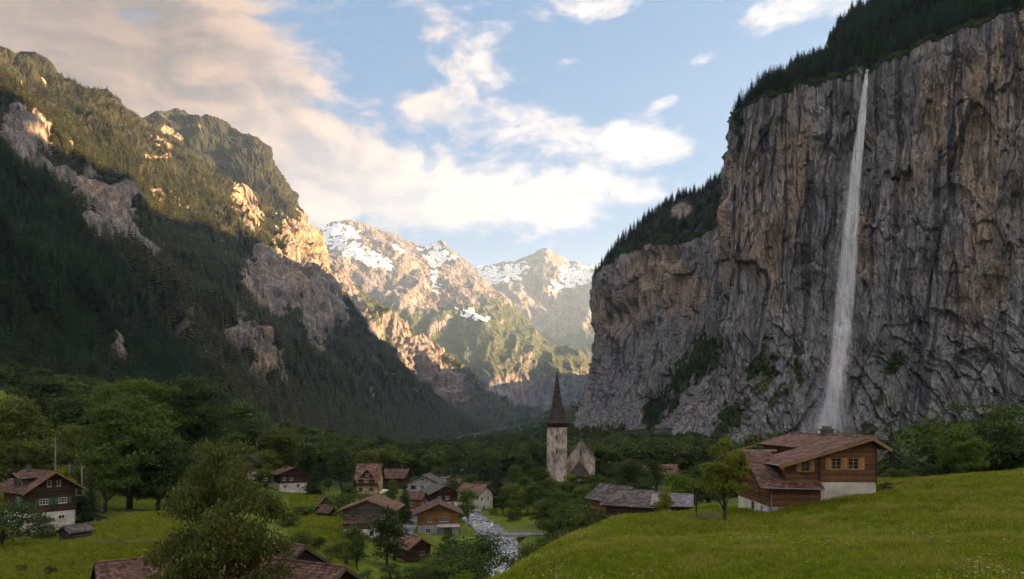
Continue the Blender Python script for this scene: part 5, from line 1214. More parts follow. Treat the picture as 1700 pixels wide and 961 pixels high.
# roofs right of the church
H_('barn', 'low dark timber barn with grey brown roof and skylights below the church', hs(1096, 866, 118), R(62), 6.5, 8.5, .8, 2.4, 1.9, (.9, .9), 'wood_dark', 'plaster', 'tile_grey', .22, .45, .42, [('L', 2.5, -.2, 1.6, .9, None, 3, 1)], cat='barn', sink=4)
H_('barn', 'grey brown barn roof adjoining the skylit barn on its left end', hs(1046, 850, 126), R(30), 6.0, 8, 0, 2.4, 2.0, (.9, .9), 'wood_red', 'plaster', 'tile_grey', .22, .45, .42, cat='barn', sink=5)
H_('shed', 'shed with pale slate roof left of the small meadow tree', hs(1146, 857, 84), R(75), 4.2, 4.2, 0, 1.5, 1.0, (.4, .4), 'wood_dark', 'plaster', 'slate', .22, .3, .3, cat='shed', sink=4)
H_('house', 'red roof of a house half hidden under the cliff beyond the bright tree', hs(1122, 800, 250), R(80), 9, 14, 0, 3.4, 2.8, (.8, .8), 'wood_grey', 'plaster', 'tile_red', .3, .6, .5, cat='house', sink=4)
H_('house', 'grey slate roofed house behind the farmhouse beside dark conifers', hs(1503, 790, 118), R(70), 7, 8, 0, 3.0, 2.1, (.8, .8), 'wood_grey', 'plaster', 'tile_grey', .3, .45, .42, cat='house', sink=4)

# ------------------------------------------------------------------ church
M['church_wall'] = simple_mat('old_church_plaster', (0.26, 0.21, 0.175), (0.57, 0.49, 0.42), .55, (1, 1, .55), bd=.05, lo=.38, hi=.60)
M['shingle'] = isl_mat('spire_shingle', (0.035, 0.028, 0.026), (0.085, 0.068, 0.060), 4, vary=.6)
def church():
    Y = 285; o = P(925, 795, Y)
    E = place('church', 'old stone church with tall dark shingled spire beneath the rock cliff', 'church', (o.x, o.y, o.z), R(-6))
    t = 4.1; hT = 21.2
    m = MB(); m.hexa([(-t, -t, -4), (t, -t, -4), (t, t, -4), (-t, t, -4), (-t * .94, -t * .94, hT), (t * .94, -t * .94, hT), (t * .94, t * .94, hT), (-t * .94, t * .94, hT)]); tw_ = m.build('tower', M['church_wall'], E)
    q = MB()
    for sx in (-1, 1):
        z = 0.2
        while z < hT - .6:
            w = rnd.uniform(.6, 1.0) ; h = rnd.uniform(.5, .7); e = t * (1 - .06 * z / hT); q.box(sx * e - (w if sx > 0 else -.0) + (0 if sx > 0 else 0), sx * e + (.06 if sx > 0 else w), -e - .05, -e + .3, z, z + h - .04) if sx > 0 else q.box(-e - .06, -e + w, -e - .05, -e + .3, z, z + h - .04); z += h
    q.build('quoins', M['church_wall'], tw_)
    for z in (16.5, 10.5):
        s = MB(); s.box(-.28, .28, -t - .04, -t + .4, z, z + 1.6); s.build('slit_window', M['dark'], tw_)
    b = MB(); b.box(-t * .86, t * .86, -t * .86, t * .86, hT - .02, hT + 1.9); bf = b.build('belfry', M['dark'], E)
    p = MB()
    for i in range(7):
        a = -t * .95 + i * t * 1.9 / 6
        for (x, y) in ((a, -t * .95), (a, t * .95), (-t * .95, a), (t * .95, a)): p.box(x - .13, x + .13, y - .13, y + .13, hT + .02, hT + 1.92)
    p.box(-t, t, -t - .05, -t + .1, hT + .5, hT + .72); p.box(-t - .05, -t + .1, -t + .12, t, hT + .5, hT + .72); p.box(t - .1, t + .05, -t + .12, t, hT + .5, hT + .72)
    p.build('gallery_post', M['wood_dark'], bf)
    # spire: eight-sided, flared at the foot, shingled in courses
    prof = [(0, 5.35), (.5, 4.9), (1.6, 4.1), (3.2, 3.3), (5.2, 2.75), (8, 2.2), (12, 1.55), (16, .95), (19.5, .42), (21.5, .12)]
    zs = np.linspace(0, 21.5, 64); rs = np.interp(zs, [a for a, _ in prof], [b for _, b in prof]); z0 = hT + 1.75
    sp = MB()
    for i in range(63):
        for k in range(8):
            a0, a1 = 2 * math.pi * (k + .5) / 8, 2 * math.pi * (k + 1.5) / 8; n = max(1, int(rs[i] * .77 / .6))
            for j in range(n):
                f0, f1 = j / n + .01, (j + 1) / n - .01
                pt = lambda r_, f, z: ((math.cos(a0) * (1 - f) + math.cos(a1) * f) * r_, (math.sin(a0) * (1 - f) + math.sin(a1) * f) * r_, z)
                e = rnd.uniform(.02, .06); sp.poly([pt(rs[i] + e, f0, z0 + zs[i] - .03), pt(rs[i] + e, f1, z0 + zs[i] - .03), pt(rs[i + 1], f1, z0 + zs[i + 1]), pt(rs[i + 1], f0, z0 + zs[i + 1])])
    core = MB()
    ring = [[(math.cos(2 * math.pi * (k + .5) / 8) * r_ * .985, math.sin(2 * math.pi * (k + .5) / 8) * r_ * .985, z0 + z) for k in range(8)] for z, r_ in prof]
    for a, b in zip(ring, ring[1:]):
        for k in range(8): core.poly([a[k], a[(k + 1) % 8], b[(k + 1) % 8], b[k]])
    core.poly(ring[0][::-1])
    co = core.build('spire', M['shingle'], E); tag(sp.build('spire_shingles', M['shingle'], co), kind='stuff')
    c = MB(); zt = z0 + 21.3; c.tube([(0, 0, zt), (0, 0, zt + 4.6)], [.09, .04], 6); c.tube([(0, 0, zt + .9), (0, 0, zt + 1.15), (0, 0, zt + 1.4)], [.05, .3, .05], 8); c.box(-.65, .65, -.05, .05, zt + 3.2, zt + 3.35); c.build('cross', M['metal'], co)
    # nave, gable to the viewer
    x0, x1, y0, y1 = t - .1, t + 11.4, 1.5, 22; eave, ap = 8.4, 16.0; xm = (x0 + x1) / 2 - .3
    F = Face((x0, y0, 0), (1, 0, 0), (0, -1, 0)); m = MB()
    wall_rows(m, F, 0, x1 - x0, -4, ap - .2, 1.0, [(5.2, 9.8, .7, 1.9)], lambda z: (0, x1 - x0) if z < eave else ((z - eave) / (ap - eave) * (xm - x0), x1 - x0 - (z - eave) / (ap - eave) * (x1 - xm)), .5, 0)
    m.box(x0, x0 + .4, y0 + .5, y1, -4, eave); m.box(x1 - .4, x1, y0 + .5, y1, -4, eave); nv = m.build('nave', M['church_wall'], E); w = window(E, F, 5.2, 9.8, .7, 1.9, 'wood_dark', 1, 2, deep=.3)
    sl, tl = MB(), MB(); kz = (ap - eave) / (xm - x0)
    roof_slope(sl, tl, (x0 - .6, y0 - .35, eave - .6 * kz + .15), (x0 - .6, y1, eave - .6 * kz + .15), (xm, y1, ap + .15), (xm, y0 - .35, ap + .15), .7, .6, .2)
    roof_slope(sl, tl, (x1 + .6, y0 - .35, eave - .6 * kz + .15), (x1 + .6, y1, eave - .6 * kz + .15), (xm, y1, ap + .15), (xm, y0 - .35, ap + .15), .7, .6, .2)
    ro = sl.build('roof', M['wood_dark'], E); tag(tl.build('roof_tiles', M['tile_grey'], ro), kind='stuff')
    # porch with a steep dark roof
    sl, tl = MB(), MB(); px0, px1, pm, pz, ph = x0 + .5, x1 - 1.6, x0 + 5.0, 1.0, 7.6
    roof_slope(sl, tl, (px0, -3.2, pz), (px0, y0 - .05, pz), (pm, y0 - .05, ph), (pm, -1.6, ph), .6, .5, .2); roof_slope(sl, tl, (px1, -3.2, pz), (px1, y0 - .05, pz), (pm, y0 - .05, ph), (pm, -1.6, ph), .6, .5, .2)
    sl.prism([(px0 + .3, -3.0, pz - .1), (px1 - .3, -3.0, pz - .1), (pm, -1.5, ph - .15)], (0, .15, 0))
    pr = sl.build('porch_roof', M['shingle'], E); tag(tl.build('roof_tiles', M['shingle'], pr), kind='stuff')
    m = MB(); m.box(px0 + .6, px1 - .6, -2.8, y0 - .06, -4, 1.1); m.build('porch_wall', M['church_wall'], E)
church()
# ------------------------------------------------------------------ single trees
ORD = ['', 'second', 'third', 'fourth', 'fifth', 'sixth', 'seventh', 'eighth', 'ninth', 'tenth']
def relabel(objs, base, marks):
    """name each of a group by the landmark it stands nearest to and its order there from the left"""
    byk = {}
    for o in objs:
        x = CX + FPX * o.location.x / o.location.y; byk.setdefault((base(o), min(marks, key=lambda k: abs(k[0] - x))[1]), []).append((x, o))
    for (b, mk), l in byk.items():
        l.sort(key=lambda t: t[0])
        for i, (x, o) in enumerate(l):
            o['label'] = ('%s %s' % (b, mk)) if len(l) == 1 else ('leftmost %s %s' % (b, mk) if i == 0 else '%s from left %s %s' % (ORD[min(i, 9)], b, mk))
T_ = tree_at
# left hillside
T_('big0', 20, 663, 138, 'big yellow-green round tree at the left edge beside the dark chalet', 'leafC', 1.15)
T_('br4', 66, 622, 232, 'dark leafy tree on the slope right of the upper left meadow', 'leafB', 1.2)
T_('br1', 122, 655, 205, 'mid green tree between the dark slope tree and the tall bright tree', 'leafB', 1.1)
T_('big1', 236, 612, 205, 'tall bright green tree with broad crown on the left hillside', 'leafD', 1.05)
T_('big2', 214, 650, 148, 'tallest olive green tree in front of the bright one, above the meadow knoll', 'leafA', 1.0)
T_('big0', 326, 628, 215, 'large dark tree above the brown roofed hillside cabin', 'leafB', .95)
T_('big1', 132, 693, 158, 'olive tree with yellowish leaves right behind the dark chalet', 'leafC', .9)
T_('br2', 175, 735, 138, 'leafy olive tree leaning over the garden path by the poles', 'leafA', .9)
T_('col', 152, 772, 127, 'narrow dark clipped conifer beside the garden path', None, 1.1)
T_('br5', 262, 735, 150, 'dark leafy tree right of the tallest olive tree', 'leafB', 1.1)
T_('br3', 300, 745, 175, 'dark shadowed tree behind the knoll, below the hillside cabin', 'leafB', 1.2)
T_('br0', 375, 712, 230, 'round mid green tree left of the grey timber pair', 'leafA', 1.1)
T_('br2', 345, 735, 205, 'dark bushy tree below the large dark tree', 'leafB', 1.2)
T_('br4', 404, 664, 285, 'tall dark tree above the grey timber pair', 'leafB', .95)
T_('br1', 463, 705, 262, 'yellow-green tree right of the grey timber pair', 'leafC', .95)
T_('br5', 446, 745, 258, 'small bright tree hugging the lower grey chalet', 'leafD', 1.0)
T_('br0', 433, 782, 235, 'rounded tree in front of the grey timber pair', 'leafB', 1.3)
T_('br3', 505, 742, 300, 'slim tree behind the chalet with white lower storey', 'leafB', 1.1)
T_('con2', 522, 762, 226, 'dark broad conifer right of the chalet with white lower storey', None, 1.25)
T_('br3', 566, 742, 255, 'tall dark tree left of the yellow guest house', 'leafB', 1.0)
T_('br2', 580, 803, 212, 'round green tree at the meadow edge below the guest house', 'leafA', 1.05)
T_('br1', 612, 745, 300, 'pale green tree behind the yellow guest house', 'leafC', .9)
T_('con0', 672, 788, 182, 'dark spruce between the timber chalet and the grey plastered house', None, 1.05)
T_('con3', 712, 748, 330, 'pointed dark spruce rising behind the grey plastered house', None, 1.0)
T_('br3', 642, 852, 126, 'bushy conifer-like tree in front of the pinkish roofed chalet', 'leafB', 1.0)
T_('br4', 592, 872, 112, 'loose leafy tree below the pinkish roofed chalet', 'leafA', .8)
T_('br1', 777, 810, 192, 'slender leafy tree beside the riverside chalet', 'leafA', .75)
T_('br5', 782, 786, 235, 'tall pale tree behind the slender riverside tree', 'leafB', .8)
T_('con1', 826, 748, 222, 'tall dark spruce on the river bank', None, 1.35)
T_('con3', 842, 775, 240, 'second dark spruce just right of the tall riverside one', None, 1.2)
T_('br3', 857, 778, 235, 'dark narrow tree between the spruces and the bright round tree', 'leafB', 1.0)
T_('br0', 876, 800, 205, 'bright round-topped tree on the far river bank', 'leafD', .85)
T_('br2', 896, 772, 250, 'large green tree left of the church tower foot', 'leafA', 1.0)
T_('br4', 936, 815, 178, 'broad green tree in front of the church tower foot', 'leafA', 1.1)
T_('br5', 912, 832, 160, 'dark rounded tree above the bridge end', 'leafB', 1.1)
T_('con2', 986, 796, 150, 'dark conifer in front of the church nave', None, 1.2)
T_('br2', 965, 835, 138, 'wide leafy tree above the meadow edge left of the skylit barn', 'leafA', 1.1)
T_('br0', 1018, 828, 122, 'olive bushy tree against the left barn end', 'leafC', .9)
T_('br1', 1045, 760, 240, 'tall olive tree right of the church nave', 'leafC', .9)
T_('br4', 1088, 762, 240, 'dark green tree left of the half hidden red roof', 'leafB', 1.1)
T_('br0', 1015, 762, 280, 'dark green tree just behind the church nave', 'leafB', 1.1)
T_('br5', 1124, 785, 98, 'bright yellow-green tree behind the barns', 'leafD', .9)
T_('br3', 1103, 815, 80, 'small bright sapling at the meadow edge near the barns', 'leafD', 1.0)
T_('con1', 1125, 770, 150, 'slim dark spruce behind the bright yellow-green tree', None, 1.1)
# right of the farmhouse
T_('br0', 1540, 670, 108, 'dark round tree left of the big leafy tree, before the cliff', 'leafB', .85)
T_('big1', 1642, 650, 100, 'big leafy tree on the hill crest at the right edge', 'leafB', 1.05)
T_('br4', 1588, 704, 92, 'green tree in front between the round and the big tree', 'leafA', .95)
T_('br5', 1612, 728, 88, 'small light green tree in front of the big leafy tree', 'leafD', 1.0)
T_('br2', 1705, 700, 102, 'dark tree cut by the right edge', 'leafB', 1.0)
T_('con2', 1478, 702, 98, 'dark spruce right behind the farmhouse corner', None, 1.2)
T_('con0', 1512, 738, 96, 'shorter dark spruce right of the farmhouse', None, 1.2)
T_('bush0', 1490, 775, 82, 'leafy green shrub at the right side of the farmhouse', 'leafA', 1.3)
T_('bush1', 1540, 770, 88, 'dark shrub below the round dark tree', 'leafB', 1.3)
T_('bush2', 1470, 800, 68, 'low dark shrub against the farmhouse base', 'leafB', 1.2)
T_('br2', 1290, 712, 118, 'small dark tree peeking over the farmhouse roof on its left', 'leafB', 1.2)
T_('br1', 1405, 715, 125, 'yellowish tree top behind the farmhouse chimney', 'leafC', 1.2)
T_('br4', 1790, 690, 104, 'green tree just past the right edge of the hill crest', 'leafA', 1.0)
T_('br0', 1880, 700, 100, 'dark tree farther right along the hill crest', 'leafB', 1.1)
T_('bush1', 1750, 765, 90, 'low shrub on the crest right of the big leafy tree', 'leafB', 1.3)
# garden and river shrubs
T_('bush0', 2, 822, 100, 'dark shrub at the left edge before the dark chalet', 'leafB', 1.1)
T_('bush2', 73, 858, 110, 'loose shrub at the white base of the dark chalet', 'leafB', .9)
SH = []
for i, (px, py, Y, k, m, w) in enumerate([(792, 882, 122, 'bush1', 'leafB', 1.0), (760, 905, 115, 'bush0', 'leafA', 1.1), (722, 925, 112, 'bush2', 'leafA', 1.1), (690, 938, 108, 'bush0', 'leafB', 1.2), (648, 935, 108, 'bush2', 'leafB', 1.1), (610, 945, 100, 'bush1', 'leafA', 1.0), (880, 905, 118, 'bush0', 'leafB', .9), (918, 893, 112, 'bush1', 'leafB', 1.0), (890, 905, 104, 'bush2', 'leafA', 1.0), (940, 872, 112, 'bush0', 'leafA', 1.0), (768, 945, 92, 'bush0', 'leafD', .9), (745, 880, 150, 'bush2', 'leafB', .8),
        (560, 900, 120, 'bush1', 'leafB', .9), (500, 880, 128, 'bush0', 'leafA', 1.2), (478, 850, 150, 'bush2', 'leafB', 1.3), (505, 838, 175, 'bush0', 'leafB', 1.3), (455, 830, 190, 'bush1', 'leafA', 1.4), (35, 940, 84, 'bush0', 'leafB', 1.0), (80, 938, 84, 'bush1', 'leafB', 1.0), (820, 842, 205, 'bush0', 'leafD', 1.2), (850, 848, 190, 'bush2', 'leafB', 1.4), (545, 925, 108, 'bush0', 'leafB', 1.0), (385, 800, 215, 'bush1', 'leafA', 1.4), (420, 812, 200, 'bush0', 'leafB', 1.4)]):
    SH.append(T_(k, px, py, Y, None, m, w, group='thicket shrubs'))
relabel(SH, lambda o: 'leafy shrub', [(35, 'at the lower edge of the left meadow'), (85, 'below the little hutch'), (400, 'behind the nearest olive tree'), (478, 'on the slope above the tumbledown sheds'), (545, 'beside the weathered tiled house'), (620, 'in front of the pinkish roofed chalet'), (700, 'below the small brown shed'), (765, 'along the near river bank'), (840, 'on the river bank above the footbridge'), (900, 'on the river bank behind the meadow hill')])
for (px, py, Y, k, mt, w, lb) in [(652, 800, 215, 'br3', 'leafB', .9, 'narrow tree right of the yellow guest house'), (590, 812, 180, 'bush0', 'leafB', 1.2, 'dark shrub at the left gable of the pinkish roofed chalet'), (668, 835, 172, 'br0', 'leafB', .8, 'small tree at the right end of the pinkish roofed chalet'), (752, 792, 255, 'br2', 'leafA', .9, 'round tree behind the dark timber house'), (725, 775, 290, 'br0', 'leafB', 1.0, 'dark tree behind the grey plastered house'),
        (800, 800, 250, 'br4', 'leafA', .9, 'light tree left of the tall riverside spruce'), (905, 795, 215, 'br1', 'leafB', 1.0, 'dark tree hard against the church tower foot'), (925, 840, 150, 'br0', 'leafA', 1.0, 'leafy tree above the footbridge end'), (950, 850, 135, 'br5', 'leafB', 1.0, 'dark tree on the bank right of the footbridge'), (985, 845, 122, 'br4', 'leafA', 1.0, 'green tree at the hill edge left of the barns'), (1005, 850, 108, 'br2', 'leafB', 1.0, 'dark rounded tree nearest the barns at the hill edge'), (1000, 800, 190, 'con0', None, 1.1, 'spruce between nave and barns'), (1038, 800, 200, 'br0', 'leafA', 1.0, 'green tree above the left barn roof'), (1070, 790, 200, 'br2', 'leafB', 1.0, 'dark tree above the skylit barn'), (1145, 800, 130, 'br1', 'leafB', 1.0, 'dark tree behind the slate roofed shed'), (1175, 770, 150, 'br4', 'leafB', 1.1, 'dark tree left of the farmhouse wing'), (1230, 725, 160, 'br0', 'leafB', 1.0, 'dark tree rising behind the farmhouse wing')]:
    T_(k, px, py, Y, lb, mt, w)
for (px, py, Y, k, mt, w, lb) in [(588, 838, 172, 'br0', 'leafA', .9, 'small round tree at the left roof edge of the pinkish roofed chalet'), (545, 792, 245, 'br4', 'leafB', 1.0, 'dark tree above the tumbledown sheds'), (632, 832, 190, 'br1', 'leafA', 1.0, 'green tree behind the ridge of the pinkish roofed chalet'), (762, 838, 190, 'br5', 'leafB', .9, 'dark tree at the right eave of the riverside chalet'), (655, 905, 138, 'con1', None, 1.1, 'young spruce left of the small brown shed'), (735, 900, 142, 'br0', 'leafA', 1.0, 'round tree under the terrace rail'), (575, 915, 115, 'con3', None, 1.2, 'young spruce above the weathered tiled house'), (530, 890, 128, 'br2', 'leafB', 1.0, 'dark tree at the lower meadow edge'), (745, 800, 245, 'con0', None, 1.1, 'spruce behind the roof of the dark timber house'), (620, 775, 275, 'con2', None, 1.1, 'broad spruce peeking past the yellow guest house'), (590, 775, 262, 'con1', None, 1.1, 'spruce at the left corner of the yellow guest house'), (835, 815, 205, 'br2', 'leafB', 1.0, 'low dark tree at the foot of the tall riverside spruce'), (860, 842, 190, 'br4', 'leafA', 1.0, 'green tree above the far bridge end'), (470, 775, 262, 'con0', None, 1.1, 'spruce behind the chalet with white lower storey'), (440, 800, 225, 'br1', 'leafB', 1.1, 'dark tree left below the chalet with white lower storey')]:
    T_(k, px, py, Y, lb, mt, w)
GR = []
for i, (px, py, Y) in enumerate([(870, 788, 232), (890, 802, 200), (948, 786, 262), (966, 789, 258), (988, 786, 262), (915, 790, 240), (934, 797, 224), (956, 802, 215), (976, 803, 205), (1000, 792, 230), (862, 818, 200), (900, 828, 178), (942, 832, 165), (972, 828, 158), (1000, 832, 150), (918, 815, 195), (985, 815, 175), (850, 800, 215)]):
    GR.append(T_(['br0', 'br4', 'br1', 'br5', 'br2'][i % 5], px, py, Y, None, ['leafA', 'leafB', 'leafD', 'leafB', 'leafA', 'leafC'][i % 6], 1.25, group='grove below the church'))
relabel(GR, lambda o: 'grove tree', [(865, 'on the far river bank'), (910, 'before the church tower foot'), (945, 'under the church porch'), (980, 'before the nave right corner'), (1000, 'left of the skylit barn')])
# spruces and broadleaf trees standing in the wood behind the village
rt = random.Random(3)
WOOD = 'trees standing behind the village'
BL = []
for i in range(58):
    px = rt.uniform(430, 905); Y = rt.uniform(285, 430); py = 764 - rt.uniform(-14, 26) - 10 * math.sin(px / 60.)
    if rt.random() < .55: BL.append(T_(rt.choice(['con0', 'con1', 'con2', 'con3']), px, py, Y, None, None, rt.uniform(1.0, 1.35), group=WOOD))
    else: BL.append(T_(rt.choice(['br0', 'br1', 'br3', 'br5']), px, py + 8, Y, None, rt.choice(['leafA', 'leafB', 'leafB']), rt.uniform(.8, 1.1), group=WOOD))
relabel(BL, lambda o: 'dark spruce' if o.name[:3] == 'con' else 'rounded leafy tree', [(440, 'behind the grey timber pair'), (487, 'behind the chalet with white lower storey'), (540, 'behind the tumbledown sheds'), (585, 'left behind the yellow guest house'), (635, 'right behind the yellow guest house'), (690, 'behind the grey plastered house'), (740, 'behind the dark timber house'), (790, 'behind the white walled house'), (840, 'behind the tall riverside spruce'), (885, 'left behind the church tower')])
CB = []
for i in range(22):
    px = rt.uniform(990, 1180); Y = rt.uniform(200, 400); py = 775 + rt.uniform(-16, 14)
    CB.append(T_(rt.choice(['br0', 'br1', 'br2', 'br4', 'con0']), px, py, Y, None, rt.choice(['leafA', 'leafB', 'leafB']) , rt.uniform(.9, 1.2), group='trees below the cliff'))
relabel(CB, lambda o: 'spruce' if o.name[:3] == 'con' else 'leafy tree', [(1000, 'beside the church nave at the cliff foot'), (1040, 'above the left barn roof at the cliff foot'), (1085, 'above the skylit barn at the cliff foot'), (1125, 'around the half hidden red roof'), (1170, 'behind the small farmhouse tree')])
HT = []
for i in range(26):
    px = rt.uniform(-10, 420); Y = rt.uniform(240, 420); p = P(px, 700, Y)
    if px < 110 and Y < 330: continue
    py = np.interp(px, [0, 100, 200, 300, 420], [625, 628, 640, 665, 705]) + rt.uniform(-12, 25)
    HT.append(T_(rt.choice(['br0', 'br1', 'br4', 'br5', 'con0', 'con2']), px, py, Y, None, 'leafB' if rt.random() < .8 else 'leafA', rt.uniform(.9, 1.2), group='hillside trees'))
relabel(HT, lambda o: 'spruce' if o.name[:3] == 'con' else 'dark leafy tree', [(30, 'above the upper left meadow'), (120, 'behind the dark slope tree'), (200, 'left behind the tall bright tree'), (260, 'right behind the tall bright tree'), (330, 'behind the large dark tree'), (400, 'above the grey timber pair')])
# skyline spruces along the cliff rim and the plateau edge
def rim_trees():
    V = PV; px, py = proj(V); n = 0
    r = random.Random(9)
    # rim of the plateau: skyline points per image column
    cols = {}
    for d in range(2, 95):
        for c in range(V.shape[1]):
            X, Yp = px[d, c], py[d, c]
            if 960 < X < 1480 and Yp > -40 and V[d, c, 1] > 300:
                k = int(X / 4.2)
                if k not in cols or Yp < cols[k][0]: cols[k] = (Yp, V[d, c])
    for k in sorted(cols):
        yp, p = cols[k]
        if yp < -25: continue
        j = r.choice(['con0', 'con1', 'con3', 'con2'])
        h = r.uniform(12, 21) * (1 if p[1] < 800 else 1.15)
        near = p[1] < 800
        put_tree(j, p[0] + r.uniform(-2, 2), p[1], h, None, 'conifer', 'dark spruce on the skyline above the waterfall cliff' if near else 'dark spruce on the skyline of the lower cliff beside the snow peak', 'tree', 'skyline spruces', r.uniform(.85, 1.2), p[2] - .8); n += 1
    return n
print('rim trees', rim_trees())
# hero trees
reg_br('hero0', 'leafO', 81, 38000, .0098, 125, (.42, .42, .50), .52, (.055, .10), fill=.55)
reg_br('hero1', 'leafH', 82, 10500, .0145, 52, (.36, .36, .36), .62, (.05, .095), fill=.5)
T_('hero0', 368, 731, 47, 'leafy olive tree standing nearest, in front of the tiled roofs', None, .60, sink=0)
T_('hero1', 1204, 730, 59.5, 'small yellow-green tree in front of the farmhouse wing', None, .80, sink=0)

# ------------------------------------------------------------------ waterfall
def waterfall():
    m, t, b, out = new_mat('falling_water')
    O = t.coord('Object'); V = t.scalevec(O, 1, 1, .045)
    n = t.noise(V, .9, 5, .65); n2 = t.noise(t.scalevec(O, 1, 1, .25), .22, 4, .6)
    b.inputs['Base Color'].default_value = (.92, .93, .95, 1); b.inputs['Roughness'].default_value = .7
    al = t.m('MULTIPLY', t.ramp(n, .34, .62), t.ramp(n2, .30, .58, .15, 1.0)); at = t.n('ShaderNodeAttribute', attribute_name='tint'); sp = t.n('ShaderNodeSeparateColor'); t.put(sp.inputs[0], at.outputs['Color'])
    t.put(b.inputs['Alpha'], t.m('MULTIPLY', al, sp.outputs[0]))
    px, py = proj(CV)
    def cliffY(x, y):
        k = (np.abs(px - x) < 14) & (np.abs(py - y) < 14); return CV[..., 1][k].min() if k.any() else 560
    keys = [(1439, 116), (1434, 150), (1428, 200), (1421, 260), (1414, 330), (1408, 400), (1403, 470), (1397, 540), (1390, 600), (1382, 650), (1374, 700), (1368, 735)]
    Ys = [cliffY(*k) for k in keys]; Ys = np.minimum.accumulate(np.array(Ys)) - 2.0; Ys[0] = cliffY(*keys[0]) + .5
    wid = np.array([2.5, 4.5, 7, 9.5, 12, 14, 15, 14, 13, 14, 17, 19]) / FPX * 565
    ctr = np.array([tuple(P(k[0], k[1], y)) for k, y in zip(keys, Ys)])
    r = np.random.RandomState(4); VV, FF, AA = [], [], []; nb = 0
    tt = np.linspace(0, 1, 46); cs = np.stack([np.interp(tt * 11, np.arange(12), ctr[:, k]) for k in range(3)], -1); ws = np.interp(tt * 11, np.arange(12), wid)
    across = [(-1, .0, 0), (-.5, .62, -.12), (0, 1.0, -.18), (.5, .62, -.12), (1, .0, 0)]
    for s in range(300):
        wide = s < 60
        a = r.rand() * .55 if s % 2 else 0; e = min(1.0, a + .35 + r.rand() * .8)
        if wide: a, e = (0, 1) if s < 20 else (r.rand() * .6, 1)
        off = r.normal() * .42; dep = -r.rand() * 4.0; hw = (.22 + .45 * r.rand()) if not wide else 1.6 + 2.6 * r.rand()
        ph = r.rand() * 10
        idx = np.where((tt >= a) & (tt <= e))[0]
        if len(idx) < 4: continue
        for i in idx:
            u = (tt[i] - a) / (e - a); split = sstep(tt[i], .84, 1.0) * off * 1.3
            c = cs[i] + np.array([(off + split + .16 * math.sin(ph + tt[i] * 9)) * ws[i] * .75, dep * (.2 + .8 * sstep(tt[i], 0, .2)), 0])
            h = hw * (.22 + .78 * ws[i] / wid.max()) * (.55 + .45 * math.sin(math.pi * min(max(u, .04), .96)))
            fade = (1 - sstep(abs(u - .5) * 2, .6, 1.0)) if a > 0 or not wide else 1.0
            for q, al_, dy in across:
                VV.append(c + (q * h, dy * h, 0)); AA.append(al_ * fade * (1.0 if not wide else .64) * (1.0 - .35 * sstep(tt[i], .3, .95)))
        k = len(idx)
        for i in range(k - 1):
            for j in range(4):
                p = nb + 5 * i + j; FF.append((p, p + 5, p + 6, p + 1))
        nb += 5 * k
    me = np_mesh('waterfall', np.array(VV), np.array(FF), [m], True); A = np.zeros((len(VV), 3)); A[:, 0] = AA; set_attr(me, 'tint', A)
    W = tag(link('waterfall', me), 'tall thin white waterfall plunging down the rock cliff', 'waterfall')
    mm = bpy.data.materials.new('spray_mist'); mm.use_nodes = True; q = NT(mm.node_tree); o_ = q.n('ShaderNodeOutputMaterial'); v_ = q.n('ShaderNodeVolumePrincipled')
    v_.inputs['Color'].default_value = (.96, .97, 1, 1); v_.inputs['Density'].default_value = .020; q.t.links.new(v_.outputs[0], o_.inputs['Volume'])
    import bmesh
    bm = bmesh.new(); bmesh.ops.create_icosphere(bm, subdivisions=3, radius=1); ms = bpy.data.meshes.new('mist'); bm.to_mesh(ms); bm.free(); ms.materials.append(mm)
    for px_, py_, rx, rz in ((1412, 360, 8, 55), (1402, 480, 9, 55), (1394, 590, 11, 42), (1382, 670, 15, 34), (1374, 712, 22, 22)):
        yy = np.interp(py_, [k[1] for k in keys], Ys) - 6; p_ = P(px_, py_, yy); o2 = link('mist', ms, W, tuple(p_)); o2.scale = (rx, 5.5, rz)
waterfall()

# ------------------------------------------------------------------ river and bridge
def water_mat():
    m, t, b, out = new_mat('river_water')
    O = t.coord('Object'); n = t.noise(O, .35, 4, .6, .4); f = t.noise(t.scalevec(O, 1, .25, 1), 1.1, 5, .62, .5)
    c = t.mix(t.ramp(n, .3, .7), (0.17, 0.20, 0.21), (0.30, 0.34, 0.35)); foam = t.ramp(f, .50, .74)
    t.put(b.inputs['Base Color'], t.mix(foam, c, (.72, .74, .75))); t.put(b.inputs['Roughness'], t.ramp(foam, 0, 1, .12, .7)); b.inputs['Specular IOR Level'].default_value = .5
    bump(t, b, t.m('ADD', f, t.m('MULTIPLY', n, .6)), .8, .25); return m
rv = resample(RIVER, 300); tg = np.gradient(rv[:, :2], axis=0); tg /= np.linalg.norm(tg, axis=1)[:, None]; nn = np.stack([-tg[:, 1], tg[:, 0]], -1)
us = np.linspace(-1, 1, 15)
RV = np.zeros((300, 15, 3)); RV[..., :2] = rv[:, None, :2] + nn[:, None] * us[None, :, None] * 3.6; RV[..., 2] = rv[:, None, 2] + .12 * fbm(RV[..., 0] / 1.2, RV[..., 1] / 1.2, 3, 3)
struct('river', np_mesh('river', RV, grid_faces(300, 15), [water_mat()], True))
